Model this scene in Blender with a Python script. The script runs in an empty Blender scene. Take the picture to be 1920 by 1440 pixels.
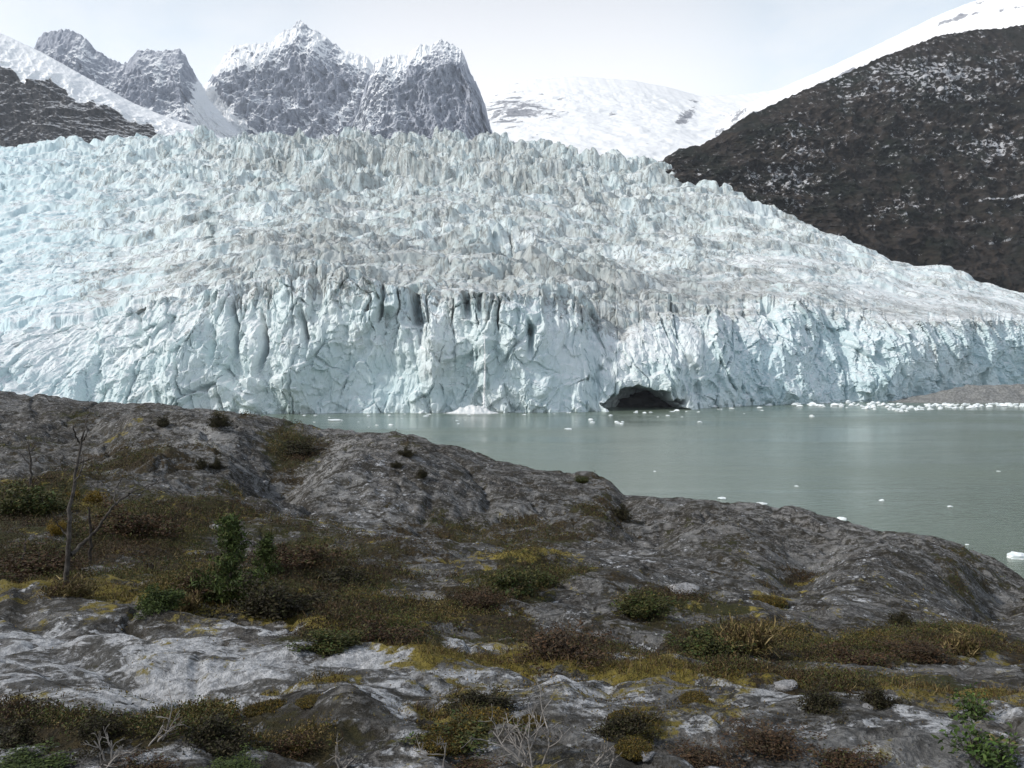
import bpy, math, random
import numpy as np
from mathutils import Vector

R = math.radians
scene = bpy.context.scene
COL = scene.collection
random.seed(7)
rng = np.random.default_rng(7)

# ------------------------------------------------------------------ camera
F = 1600.0            # focal length in photo pixels (1920 wide)
EYE = 26.0            # eye height over the water
PITCH = math.atan(25.0 / F)
cam_d = bpy.data.cameras.new("camera")
cam = bpy.data.objects.new("camera", cam_d)
COL.objects.link(cam)
cam_d.sensor_width = 36.0
cam_d.lens = F / 1920.0 * 36.0
cam_d.clip_start = 0.05
cam_d.clip_end = 60000.0
cam.location = (0, 0, EYE)
cam.rotation_euler = (math.pi / 2 - PITCH, 0, 0)
scene.camera = cam

# ------------------------------------------------------------------ light
SUN_EL, SUN_AZ = R(38), R(-107)     # azimuth from +Y, negative = left
scene.view_settings.view_transform = 'Standard'
scene.view_settings.look = 'None'
scene.view_settings.exposure = 0.06
scene.view_settings.gamma = 1.0

world = bpy.data.worlds.new("World")
scene.world = world
world.use_nodes = True
wn, wl = world.node_tree.nodes, world.node_tree.links
wn.clear()
w_out = wn.new("ShaderNodeOutputWorld")
w_bg = wn.new("ShaderNodeBackground")
w_sky = wn.new("ShaderNodeTexSky")
w_sky.sky_type = 'NISHITA'
w_sky.sun_disc = False
w_sky.sun_elevation = SUN_EL
w_sky.sun_rotation = SUN_AZ
w_sky.air_density = 1.0
w_sky.dust_density = 1.5
w_bg.inputs['Strength'].default_value = 0.09
# a bank of thin cloud in front, thinning overhead
w_co = wn.new("ShaderNodeTexCoord")
w_map = wn.new("ShaderNodeMapping")
w_map.inputs['Scale'].default_value = (1.6, 1.6, 3.2)
w_noise = wn.new("ShaderNodeTexNoise")
w_noise.inputs['Scale'].default_value = 1.7
w_noise.inputs['Detail'].default_value = 6.0
w_noise.inputs['Roughness'].default_value = 0.55
w_noise.inputs['Distortion'].default_value = 0.4
w_sep = wn.new("ShaderNodeSeparateXYZ")
w_elev = wn.new("ShaderNodeMapRange")
w_elev.inputs['From Min'].default_value = 0.62
w_elev.inputs['From Max'].default_value = 0.30
w_ramp = wn.new("ShaderNodeMapRange")
w_ramp.inputs['From Min'].default_value = 0.25
w_ramp.inputs['From Max'].default_value = 0.62
w_ramp.interpolation_type = 'SMOOTHSTEP'
w_mul = wn.new("ShaderNodeMath"); w_mul.operation = 'MAXIMUM'
w_mix = wn.new("ShaderNodeMix"); w_mix.data_type = 'RGBA'
w_cc = wn.new("ShaderNodeMix"); w_cc.data_type = 'RGBA'
w_cc.inputs['A'].default_value = (9.0, 10.7, 12.2, 1)
w_cc.inputs['B'].default_value = (13.3, 13.5, 13.9, 1)
wl.new(w_co.outputs['Generated'], w_map.inputs['Vector'])
wl.new(w_map.outputs['Vector'], w_noise.inputs['Vector'])
wl.new(w_co.outputs['Generated'], w_sep.inputs['Vector'])
wl.new(w_sep.outputs['Z'], w_elev.inputs['Value'])
wl.new(w_noise.outputs['Fac'], w_ramp.inputs['Value'])
wl.new(w_elev.outputs['Result'], w_mul.inputs[0])
w_m2 = wn.new("ShaderNodeMath"); w_m2.operation = 'MULTIPLY'
w_m2.inputs[1].default_value = 0.35
wl.new(w_ramp.outputs['Result'], w_m2.inputs[0])
wl.new(w_m2.outputs[0], w_mul.inputs[1])
wl.new(w_mul.outputs[0], w_mix.inputs['Factor'])
w_dot = wn.new("ShaderNodeVectorMath"); w_dot.operation = 'DOT_PRODUCT'
w_dot.inputs[1].default_value = Vector((0.0, 1.0, 0.34)).normalized()
wl.new(w_co.outputs['Generated'], w_dot.inputs[0])
w_glow = wn.new("ShaderNodeMapRange"); w_glow.interpolation_type = 'SMOOTHSTEP'
w_glow.inputs['From Min'].default_value = 0.935
w_glow.inputs['From Max'].default_value = 0.997
wl.new(w_dot.outputs['Value'], w_glow.inputs['Value'])
w_r2 = wn.new("ShaderNodeMath"); w_r2.operation = 'MULTIPLY'; w_r2.inputs[1].default_value = 0.75
wl.new(w_ramp.outputs['Result'], w_r2.inputs[0])
w_mx = wn.new("ShaderNodeMath"); w_mx.operation = 'MAXIMUM'
wl.new(w_r2.outputs[0], w_mx.inputs[0]); wl.new(w_glow.outputs['Result'], w_mx.inputs[1])
wl.new(w_mx.outputs[0], w_cc.inputs['Factor'])
wl.new(w_sky.outputs['Color'], w_mix.inputs['A'])
wl.new(w_cc.outputs['Result'], w_mix.inputs['B'])
wl.new(w_mix.outputs['Result'], w_bg.inputs['Color'])
wl.new(w_bg.outputs['Background'], w_out.inputs['Surface'])

sun_d = bpy.data.lights.new("sun", 'SUN')
sun_d.energy = 3.2
sun_d.angle = R(1.5)
sun_d.color = (1.0, 0.95, 0.88)
sun = bpy.data.objects.new("sun", sun_d)
COL.objects.link(sun)
sun.rotation_euler = (math.pi / 2 - SUN_EL, 0, math.pi - SUN_AZ)


# ------------------------------------------------------------------ helpers
def slope(py):
    """rise per metre of forward distance for a photo row"""
    yc = (720.0 - np.asarray(py, dtype=np.float64)) / F
    c, s = math.cos(PITCH), math.sin(PITCH)
    return (-s + yc * c) / (c + yc * s)


def at(px, py, D):
    return ((px - 960.0) / F * D, D, EYE + float(slope(py)) * D)


def tab(cols, pts, k=0):
    p = np.array(pts, dtype=np.float64)
    v = np.interp(cols, p[:, 0], p[:, 1])
    if k > 1:
        v = smooth1(v, k)
    return v


def smooth1(v, k):
    ker = np.hanning(k + 2)[1:-1]
    ker /= ker.sum()
    p = k // 2
    vv = np.concatenate([np.full(p, v[0]), v, np.full(k - 1 - p, v[-1])])
    return np.convolve(vv, ker, mode='valid')


def sstep(a, b, x):
    t = np.clip((x - a) / (b - a), 0, 1)
    return t * t * (3 - 2 * t)


_P = np.random.default_rng(11).permutation(256).astype(np.int32)
_P = np.concatenate([_P, _P, _P])
_G = np.random.default_rng(12).normal(size=(256, 3)).astype(np.float32)
_G /= np.linalg.norm(_G, axis=1)[:, None]
_CH = 1 << 15


def _chunked(fn, *arrs):
    shp = np.broadcast(*arrs).shape
    fl = [np.broadcast_to(np.asarray(a, dtype=np.float32), shp).ravel() for a in arrs]
    n = fl[0].size
    outs = None
    for i in range(0, n, _CH):
        r = fn(*[a[i:i + _CH] for a in fl])
        if not isinstance(r, tuple):
            r = (r,)
        if outs is None:
            outs = [np.empty(n, dtype=np.float32) for _ in r]
        for o, q in zip(outs, r):
            o[i:i + _CH] = q
    outs = [o.reshape(shp) for o in outs]
    return outs[0] if len(outs) == 1 else tuple(outs)


def _pn3(x, y, z):
    xi, yi, zi = np.floor(x), np.floor(y), np.floor(z)
    xf, yf, zf = x - xi, y - yi, z - zi
    xi = xi.astype(np.int32) & 255; yi = yi.astype(np.int32) & 255; zi = zi.astype(np.int32) & 255
    u = xf * xf * xf * (xf * (xf * 6 - 15) + 10)
    v = yf * yf * yf * (yf * (yf * 6 - 15) + 10)
    w = zf * zf * zf * (zf * (zf * 6 - 15) + 10)
    r = []
    for dx in (0, 1):
        for dy in (0, 1):
            for dz in (0, 1):
                h = _P[_P[_P[xi + dx] + yi + dy] + zi + dz]
                g = _G[h]
                r.append(g[:, 0] * (xf - dx) + g[:, 1] * (yf - dy) + g[:, 2] * (zf - dz))
    l = lambda a, b, t: a + (b - a) * t
    z0 = [l(r[2 * k], r[2 * k + 1], w) for k in range(4)]
    return l(l(z0[0], z0[1], v), l(z0[2], z0[3], v), u) * 1.5


def pn(x, y, z=0.0):
    return _chunked(_pn3, x, y, z)


def fbm(x, y, z=0.0, octv=4, lac=2.03, gain=0.5):
    s, a, t = 0, 1.0, 0
    f = 1.0
    for i in range(octv):
        s = s + a * pn(np.asarray(x) * f + 17.3 * i, np.asarray(y) * f + 5.7 * i, np.asarray(z) * f + 3.1 * i)
        t += a; a *= gain; f *= lac
    return s / t


def ridged(x, y, z=0.0, octv=4, lac=2.07, gain=0.5):
    s, a, t = 0, 1.0, 0
    f = 1.0
    for i in range(octv):
        n = 1.0 - np.abs(pn(np.asarray(x) * f + 31.3 * i, np.asarray(y) * f + 9.7 * i, np.asarray(z) * f + 2.3 * i)) * 1.6
        s = s + a * n * np.abs(n)
        t += a; a *= gain; f *= lac
    return s / t


def _vor(x, y):
    xi, yi = np.floor(x), np.floor(y)
    f1 = np.full(x.shape, 9.0, np.float32); f2 = f1.copy(); idv = np.zeros(x.shape, np.float32); tl = idv.copy()
    for dx in (-1, 0, 1):
        for dy in (-1, 0, 1):
            cx, cy = xi + dx, yi + dy
            h = _P[_P[cx.astype(np.int32) & 255] + (cy.astype(np.int32) & 255)]
            h2 = _P[h + 97]; h3 = _P[h2 + 31]
            d = np.sqrt((cx + h / 255.0 - x) ** 2 + (cy + h2 / 255.0 - y) ** 2).astype(np.float32)
            n = d < f1
            f2 = np.where(n, f1, np.minimum(f2, d))
            idv = np.where(n, h3 / 255.0, idv)
            h4 = _P[h3 + 57] * (2 * math.pi / 255.0)
            tl = np.where(n, (x - cx - h / 255.0) * np.cos(h4) + (y - cy - h2 / 255.0) * np.sin(h4), tl)
            f1 = np.where(n, d, f1)
    return f1, f2, idv.astype(np.float32), tl.astype(np.float32)


def vor(x, y):
    return _chunked(_vor, x, y)


def grid_mesh(name, X, Y, Z, attrs=None, smooth=True, flip=False):
    """X, Y, Z are rows x cols arrays"""
    nr, nc = X.shape
    me = bpy.data.meshes.new(name)
    nv = nr * nc
    co = np.empty((nv, 3), np.float32)
    co[:, 0] = X.ravel(); co[:, 1] = Y.ravel(); co[:, 2] = Z.ravel()
    i = np.arange(nr - 1)[:, None] * nc + np.arange(nc - 1)[None, :]
    q = np.stack([i, i + 1, i + 1 + nc, i + nc], -1).reshape(-1, 4)
    if flip:
        q = q[:, ::-1]
    set_mesh(me, co, q, smooth)
    for k, v in (attrs or {}).items():
        set_attr(me, k, v)
    return me


def set_mesh(me, co, faces, smooth=True):
    nf, k = faces.shape
    me.vertices.add(len(co))
    me.vertices.foreach_set('co', np.ascontiguousarray(co, dtype=np.float32).ravel())
    me.loops.add(nf * k)
    me.loops.foreach_set('vertex_index', np.ascontiguousarray(faces, dtype=np.int32).ravel())
    me.polygons.add(nf)
    me.polygons.foreach_set('loop_start', np.arange(0, nf * k, k, dtype=np.int32))
    me.polygons.foreach_set('loop_total', np.full(nf, k, dtype=np.int32))
    me.update(calc_edges=True)
    me.polygons.foreach_set('use_smooth', np.full(nf, smooth, dtype=bool))
    me.validate()


def set_attr(me, name, v):
    v = np.asarray(v, dtype=np.float32)
    if v.ndim >= 2 and v.shape[-1] == 3 and v.size == len(me.vertices) * 3:
        a = me.attributes.new(name, 'FLOAT_VECTOR', 'POINT')
        a.data.foreach_set('vector', v.ravel())
    else:
        a = me.attributes.new(name, 'FLOAT', 'POINT')
        a.data.foreach_set('value', v.ravel())


def obj(name, me, mat, parent=None, **props):
    o = bpy.data.objects.new(name, me)
    COL.objects.link(o)
    if mat and me and not me.materials:
        me.materials.append(mat)
    if parent:
        o.parent = parent
    for k, v in props.items():
        o[k] = v
    return o


def empty(name, loc, rz=0.0, sc=1.0, **props):
    o = bpy.data.objects.new(name, None)
    COL.objects.link(o)
    o.location = loc
    o.rotation_euler = (0, 0, rz)
    o.scale = (sc, sc, sc)
    o.empty_display_size = 0.1
    for k, v in props.items():
        o[k] = v
    return o


# ------------------------------------------------------------------ material helpers
class NT:
    def __init__(self, name):
        self.m = bpy.data.materials.new(name)
        self.m.use_nodes = True
        self.n = self.m.node_tree.nodes
        self.l = self.m.node_tree.links
        self.b = self.n['Principled BSDF']
        self.out = self.n['Material Output']
        self.pos = self.n.new('ShaderNodeTexCoord').outputs['Object']
        self.geo = self.n.new('ShaderNodeNewGeometry')

    def _set(self, sock, v):
        if isinstance(v, bpy.types.NodeSocket):
            self.l.new(v, sock)
        elif isinstance(v, (tuple, list)) and len(v) == 3 and sock.type == 'RGBA':
            sock.default_value = (*v, 1)
        else:
            sock.default_value = v

    def math(self, op, a, b=0.0, c=None, clamp=False):
        n = self.n.new('ShaderNodeMath'); n.operation = op; n.use_clamp = clamp
        self._set(n.inputs[0], a); self._set(n.inputs[1], b)
        if c is not None:
            self._set(n.inputs[2], c)
        return n.outputs[0]

    def noise(self, scale, detail=4.0, rough=0.55, dist=0.0, stretch=None, vec=None, rot=None):
        n = self.n.new('ShaderNodeTexNoise')
        n.inputs['Scale'].default_value = scale
        n.inputs['Detail'].default_value = detail
        n.inputs['Roughness'].default_value = rough
        n.inputs['Distortion'].default_value = dist
        v = vec or self.pos
        if stretch or rot:
            mp = self.n.new('ShaderNodeMapping')
            if stretch:
                mp.inputs['Scale'].default_value = stretch
            if rot:
                mp.inputs['Rotation'].default_value = rot
            self.l.new(v, mp.inputs['Vector'])
            v = mp.outputs['Vector']
        self.l.new(v, n.inputs['Vector'])
        return n.outputs['Fac']

    def voro(self, scale, feature='F1', stretch=None):
        n = self.n.new('ShaderNodeTexVoronoi'); n.feature = feature
        n.inputs['Scale'].default_value = scale
        v = self.pos
        if stretch:
            mp = self.n.new('ShaderNodeMapping'); mp.inputs['Scale'].default_value = stretch
            self.l.new(v, mp.inputs['Vector']); v = mp.outputs['Vector']
        self.l.new(v, n.inputs['Vector'])
        return n.outputs['Distance']

    def attr(self, name, vec=False):
        n = self.n.new('ShaderNodeAttribute'); n.attribute_name = name
        return n.outputs['Color'] if vec else n.outputs['Fac']

    def rng(self, v, a, b, c=0.0, d=1.0, sm=True):
        n = self.n.new('ShaderNodeMapRange')
        if sm:
            n.interpolation_type = 'SMOOTHSTEP'
        self._set(n.inputs['Value'], v)
        n.inputs['From Min'].default_value = a; n.inputs['From Max'].default_value = b
        n.inputs['To Min'].default_value = c; n.inputs['To Max'].default_value = d
        return n.outputs['Result']

    def mix(self, f, a, b, blend='MIX'):
        n = self.n.new('ShaderNodeMix'); n.data_type = 'RGBA'; n.blend_type = blend
        self._set(n.inputs['Factor'], f)
        self._set(n.inputs['A'], a); self._set(n.inputs['B'], b)
        return n.outputs['Result']

    def bump(self, h, strength, dist, normal=None):
        n = self.n.new('ShaderNodeBump')
        n.inputs['Strength'].default_value = strength
        n.inputs['Distance'].default_value = dist
        self._set(n.inputs['Height'], h)
        if normal is not None:
            self.l.new(normal, n.inputs['Normal'])
        return n.outputs['Normal']

    def nz(self):
        s = self.n.new('ShaderNodeSeparateXYZ')
        self.l.new(self.geo.outputs['Normal'], s.inputs[0])
        return s.outputs['Z']

    def fin(self, color, rough=0.8, spec=0.3, normal=None, **kw):
        self._set(self.b.inputs['Base Color'], color)
        self._set(self.b.inputs['Roughness'], rough)
        self._set(self.b.inputs['Specular IOR Level'], spec)
        if normal is not None:
            self.l.new(normal, self.b.inputs['Normal'])
        for k, v in kw.items():
            self._set(self.b.inputs[k], v)
        return self.m


# ------------------------------------------------------------------ materials: setting
def mat_glacier():
    t = NT("glacier_ice")
    n1 = t.noise(0.03, 5, 0.6)
    n2 = t.noise(0.22, 5, 0.65)
    blue = t.attr("blue")
    dirt = t.attr("dirt")
    c = t.mix(t.rng(n1, 0.3, 0.7), (0.555, 0.645, 0.65), (0.79, 0.825, 0.82))
    c = t.mix(t.math('MULTIPLY', blue, 0.9), c, (0.48, 0.645, 0.70))
    snow = t.math('MULTIPLY', t.rng(t.nz(), 0.55, 0.9), t.rng(n2, 0.3, 0.6), clamp=True)
    c = t.mix(t.math('MULTIPLY', snow, 0.75), c, (0.88, 0.885, 0.89))
    dm = t.rng(t.math('ADD', dirt, t.math('MULTIPLY', t.math('SUBTRACT', n2, 0.5), 1.1)), 0.35, 0.95)
    c = t.mix(t.math('MULTIPLY', dm, 0.62), c, (0.275, 0.28, 0.262))
    ln = t.noise(0.055, 6, 0.68, 0.8, stretch=(1, 0.8, 0.35))
    ln = t.math('ABSOLUTE', t.math('SUBTRACT', ln, 0.5))
    lm = t.math('MULTIPLY', t.rng(ln, 0.035, 0.0), t.rng(t.math('ADD', dirt, n1), 0.60, 1.05))
    c = t.mix(t.math('MULTIPLY', lm, 0.75), c, (0.17, 0.165, 0.15))
    bh = t.noise(0.35, 6, 0.62, 0.3, stretch=(1, 1, 0.45))
    return t.fin(c, 0.55, 0.25, t.bump(bh, 0.7, 1.6))


def mat_rocksnow(name, rock_a, rock_b, snow_c, lo, hi, nscale, use_attr=True):
    t = NT(name)
    n1 = t.noise(nscale * 0.45, 8, 0.62, 0.8)
    n2 = t.noise(nscale * 5, 5, 0.7, stretch=(1, 1, 0.35))
    c = t.mix(t.rng(n2, 0.3, 0.7), rock_a, rock_b)
    s = t.math('ADD', t.nz(), t.math('MULTIPLY', t.math('SUBTRACT', n1, 0.5), 1.9))
    s = t.math('ADD', s, t.math('MULTIPLY', t.math('SUBTRACT', n2, 0.5), 0.45))
    if use_attr:
        s = t.math('ADD', s, t.attr("snow"))
    m = t.rng(s, lo, hi)
    c = t.mix(m, c, snow_c)
    return t.fin(c, 0.85, 0.15, t.bump(n2, 0.45, 0.25 / nscale * 0.15))


def mat_dark_mountain():
    t = NT("dark_mountain_rock")
    n1 = t.noise(0.012, 6, 0.65)
    n2 = t.noise(0.09, 5, 0.7)
    n3 = t.noise(0.045, 8, 0.80, 0.6, stretch=(0.7, 1, 1.4))
    c = t.mix(t.rng(n2, 0.3, 0.7), (0.006, 0.0055, 0.005), (0.050, 0.039, 0.031))
    c = t.mix(t.rng(n1, 0.42, 0.66), c, (0.010, 0.013, 0.009))
    c = t.mix(t.math('MULTIPLY', t.rng(t.noise(0.05, 5, 0.7), 0.55, 0.72), 0.6), c, (0.065, 0.064, 0.068))
    s = t.math('ADD', t.attr("snow"), t.math('MULTIPLY', n3, t.rng(n2, 0.2, 0.62)))
    c = t.mix(t.math('MULTIPLY', t.rng(s, 0.515, 0.61), 0.75), c, (0.58, 0.59, 0.62))
    return t.fin(c, 0.9, 0.1, t.bump(n2, 0.8, 3.0))


def mat_snow():
    t = NT("far_snow")
    n2 = t.noise(0.012, 6, 0.7)
    n3 = t.noise(0.05, 5, 0.7)
    c = t.mix(n2, (0.86, 0.88, 0.90), (0.90, 0.91, 0.92))
    m = t.rng(t.math('ADD', t.attr("rock"), t.math('ADD', t.math('MULTIPLY', t.math('SUBTRACT', n3, 0.5), 1.3), t.math('MULTIPLY', t.math('SUBTRACT', t.noise(0.009, 6, 0.65, 0.6, stretch=(1, 1, 0.5)), 0.5), 2.6))), 0.50, 0.66)
    rock = t.mix(t.rng(n3, 0.35, 0.65), (0.16, 0.17, 0.20), (0.36, 0.37, 0.40))
    c = t.mix(m, c, rock)
    return t.fin(c, 0.8, 0.1, t.bump(n2, 0.3, 10.0))


def mat_left_slope():
    t = NT("left_slope_rock_and_snow")
    n2 = t.noise(0.02, 6, 0.7)
    n3 = t.noise(0.12, 5, 0.7, stretch=(1, 1, 0.4))
    m = t.rng(t.math('ADD', t.attr("rock"), t.math('MULTIPLY', t.math('SUBTRACT', n2, 0.5), 0.7)), 0.46, 0.54)
    rock = t.mix(t.rng(n3, 0.35, 0.65), (0.018, 0.019, 0.022), (0.085, 0.083, 0.085))
    rs = t.rng(t.math('ADD', t.nz(), t.math('MULTIPLY', t.math('SUBTRACT', n3, 0.5), 1.1)), 0.70, 0.9)
    rock = t.mix(t.math('MULTIPLY', rs, 0.5), rock, (0.7, 0.72, 0.75))
    c = t.mix(m, (0.86, 0.88, 0.90), rock)
    return t.fin(c, 0.85, 0.1, t.bump(n3, 0.5, 3.0))


def mat_water():
    t = NT("fjord_water")
    n1 = t.noise(0.55, 4, 0.6, 0.4, stretch=(0.6, 1.6, 1))
    n2 = t.noise(0.06, 3, 0.5, 0.2, stretch=(0.6, 1.5, 1))
    n3 = t.noise(0.008, 4, 0.55, 0.5, stretch=(0.5, 1.6, 1))
    h = t.math('ADD', n1, t.math('MULTIPLY', n2, 1.2))
    h = t.math('MULTIPLY', h, t.rng(n3, 0.35, 0.65, 0.35, 1.3))
    c = t.mix(n3, (0.112, 0.150, 0.110), (0.150, 0.186, 0.142))
    return t.fin(c, t.rng(n3, 0.35, 0.65, 0.12, 0.26), 0.45, t.bump(h, 0.45, 0.6))


def mat_ground():
    t = NT("coastal_rock_with_lichen_and_moss")
    li, he, mo, pa = t.attr("lichen"), t.attr("heath"), t.attr("moss"), t.attr("pale")
    nf = t.noise(22.0, 6, 0.7)
    nm = t.noise(3.2, 6, 0.68, 0.3)
    nl = t.noise(0.45, 5, 0.6)
    st = t.noise(5.0, 5, 0.65, 0.5, stretch=(0.55, 1.0, 3.0), rot=(0, R(8), R(20)))
    nb = t.noise(1.3, 8, 0.72, 0.5)
    nk = t.noise(9.0, 8, 0.75, 0.4)
    rock = t.mix(t.rng(nm, 0.40, 0.62), (0.060, 0.060, 0.059), (0.19, 0.188, 0.183))
    rock = t.mix(t.math('MULTIPLY', pa, 0.75), rock, (0.27, 0.27, 0.265))
    rock = t.mix(t.math('MULTIPLY', t.rng(nf, 0.48, 0.62), 0.5), rock, (0.30, 0.30, 0.295))
    rock = t.mix(t.math('MULTIPLY', t.rng(nl, 0.42, 0.62), 0.3), rock, (0.115, 0.092, 0.07))
    crust = t.math('MULTIPLY', t.rng(t.math('ADD', nb, t.math('MULTIPLY', t.math('SUBTRACT', nl, 0.5), 0.7)), 0.47, 0.55), t.rng(nk, 0.42, 0.52))
    rock = t.mix(t.math('MULTIPLY', crust, 0.9), rock, (0.018, 0.017, 0.016))
    spk = t.math('MULTIPLY', t.rng(nk, 0.54, 0.60), t.rng(nm, 0.46, 0.56))
    rock = t.mix(t.math('MULTIPLY', spk, 0.7), rock, (0.30, 0.30, 0.30))
    rock = t.mix(t.math('MULTIPLY', t.rng(st, 0.53, 0.60), 0.75), rock, (0.026, 0.025, 0.023))
    ve = t.n.new('ShaderNodeTexVoronoi'); ve.feature = 'DISTANCE_TO_EDGE'; ve.inputs['Scale'].default_value = 0.42
    wv = t.n.new('ShaderNodeVectorMath'); wv.operation = 'ADD'
    nv = t.n.new('ShaderNodeTexNoise'); nv.inputs['Scale'].default_value = 0.9; nv.inputs['Detail'].default_value = 5
    t.l.new(t.pos, nv.inputs['Vector'])
    sv = t.n.new('ShaderNodeVectorMath'); sv.operation = 'SCALE'; sv.inputs['Scale'].default_value = 1.1
    t.l.new(nv.outputs['Color'], sv.inputs[0])
    t.l.new(t.pos, wv.inputs[0]); t.l.new(sv.outputs[0], wv.inputs[1])
    mv = t.n.new('ShaderNodeMapping'); mv.inputs['Scale'].default_value = (0.55, 1.0, 0.8); mv.inputs['Rotation'].default_value = (0, 0, R(28))
    t.l.new(wv.outputs[0], mv.inputs['Vector']); t.l.new(mv.outputs['Vector'], ve.inputs['Vector'])
    jn = t.math('MULTIPLY', t.rng(ve.outputs['Distance'], 0.030, 0.004), t.rng(nb, 0.40, 0.52))
    lm = t.rng(t.math('ADD', li, t.math('ADD', t.math('MULTIPLY', t.math('SUBTRACT', st, 0.5), 2.6), t.math('MULTIPLY', t.math('SUBTRACT', nk, 0.5), 2.4))), 0.42, 0.66)
    lich = t.mix(t.rng(nf, .4, .6), (0.32, 0.33, 0.345), (0.61, 0.625, 0.65))
    c = t.mix(t.math('MULTIPLY', lm, 0.85), rock, lich)
    c = t.mix(t.math('MULTIPLY', jn, 0.9), c, (0.022, 0.019, 0.014))
    blk = t.math('MULTIPLY', t.rng(t.noise(2.1, 7, 0.7, 0.8, stretch=(0.5, 1, 1)), 0.495, 0.55), t.rng(nk, 0.40, 0.50))
    c = t.mix(t.math('MULTIPLY', blk, 0.85), c, (0.030, 0.026, 0.018))
    mm = t.rng(t.math('ADD', mo, t.math('ADD', t.math('MULTIPLY', t.math('SUBTRACT', nm, 0.5), 1.5), t.math('MULTIPLY', t.math('SUBTRACT', nk, 0.5), 1.2))), 0.45, 0.62)
    moss = t.mix(t.rng(nl, 0.35, 0.65), (0.170, 0.138, 0.028), (0.27, 0.22, 0.058))
    moss = t.mix(t.math('MULTIPLY', t.rng(nf, 0.4, 0.7), 0.6), moss, (0.062, 0.050, 0.016))
    hm = t.rng(t.math('ADD', he, t.math('ADD', t.math('MULTIPLY', t.math('SUBTRACT', nb, 0.5), 2.0), t.math('MULTIPLY', t.math('SUBTRACT', nk, 0.5), 1.2))), 0.42, 0.58)
    peat = t.mix(t.rng(nf, 0.35, 0.65), (0.014, 0.011, 0.007), (0.060, 0.044, 0.020))
    peat = t.mix(t.rng(nl, 0.45, 0.6), peat, (0.040, 0.040, 0.014))
    c = t.mix(hm, c, peat)
    c = t.mix(mm, c, moss)
    h = t.math('ADD', t.math('MULTIPLY', nm, 0.6), t.math('ADD', t.math('MULTIPLY', nf, 0.3), t.math('MULTIPLY', st, 0.35)))
    return t.fin(c, 0.85, 0.2, t.bump(h, 1.0, 0.16))


def mat_simple(name, a, b, scale, rough=0.85, spec=0.2, bump=0.5, dist=0.02):
    t = NT(name)
    n = t.noise(scale, 5, 0.65)
    return t.fin(t.mix(t.rng(n, 0.3, 0.7), a, b), rough, spec, t.bump(n, bump, dist))


M = {}
M['glacier'] = mat_glacier()
M['peak'] = mat_rocksnow("peak_rock_and_snow", (0.205, 0.23, 0.285), (0.42, 0.445, 0.50), (0.84, 0.86, 0.88), 0.45, 0.84, 0.012)
M['dark'] = mat_dark_mountain()
M['snow'] = mat_snow()
M['leftslope'] = mat_left_slope()
M['water'] = mat_water()
M['ground'] = mat_ground()
M['caverock'] = mat_simple("dark_wet_bedrock", (0.015, 0.016, 0.018), (0.06, 0.06, 0.062), 0.12, 0.6, 0.4, 0.8, 2.0)
M['gravel'] = mat_simple("brown_moraine_gravel", (0.125, 0.126, 0.122), (0.32, 0.325, 0.315), 0.6, 0.9, 0.1, 0.9, 1.0)
M['ice'] = mat_simple("floating_ice", (0.70, 0.78, 0.80), (0.86, 0.88, 0.88), 1.5, 0.5, 0.3, 0.4, 0.15)

# ================================================================== SETTING
# ------------------------------------------------------------------ glacier
GC = np.linspace(-450, 2300, 1450)
G_FOOT = [(-450, 470), (0, 500), (200, 510), (450, 512), (800, 522), (1000, 528), (1150, 545), (1300, 580), (1420, 640),
          (1560, 690), (1700, 715), (1800, 780), (1920, 830), (2300, 950)]
G_CTOPPY = [(-450, 650), (0, 618), (150, 598), (300, 566), (420, 546), (620, 540), (800, 538), (960, 556), (1080, 585),
            (1180, 603), (1300, 598), (1400, 580), (1500, 572), (1600, 590), (1700, 604), (1800, 600), (1920, 602), (2300, 640)]
G_CDEP = [(-450, 170), (0, 130), (200, 100), (350, 70), (500, 40), (900, 36), (1000, 44), (1150, 85), (1300, 105), (1500, 90), (1700, 70), (1800, 45), (2300, 40)]
G_SKYPY = [(-450, 290), (0, 272), (150, 270), (300, 262), (420, 262), (520, 262), (590, 262), (760, 266), (900, 272), (1000, 284), (1100, 300),
           (1240, 325), (1400, 376), (1560, 435), (1700, 494), (1800, 515), (1920, 550), (2300, 660)]
G_SKYD = [(-450, 1900), (800, 1900), (1000, 1800), (1240, 1600), (1500, 1350), (1700, 1200), (1920, 1080), (2300, 1040)]


def skyD(c):
    return tab(c, G_SKYD, 61)


GL = {}


def glacier_at(px, py, r=4):
    """distance of the ice seen at a photo pixel"""
    m = (np.abs(GL['px'] - px) < r) & (np.abs(GL['py'] - py) < r)
    return float(GL['d'][m].min()) if m.any() else 520.0


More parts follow.
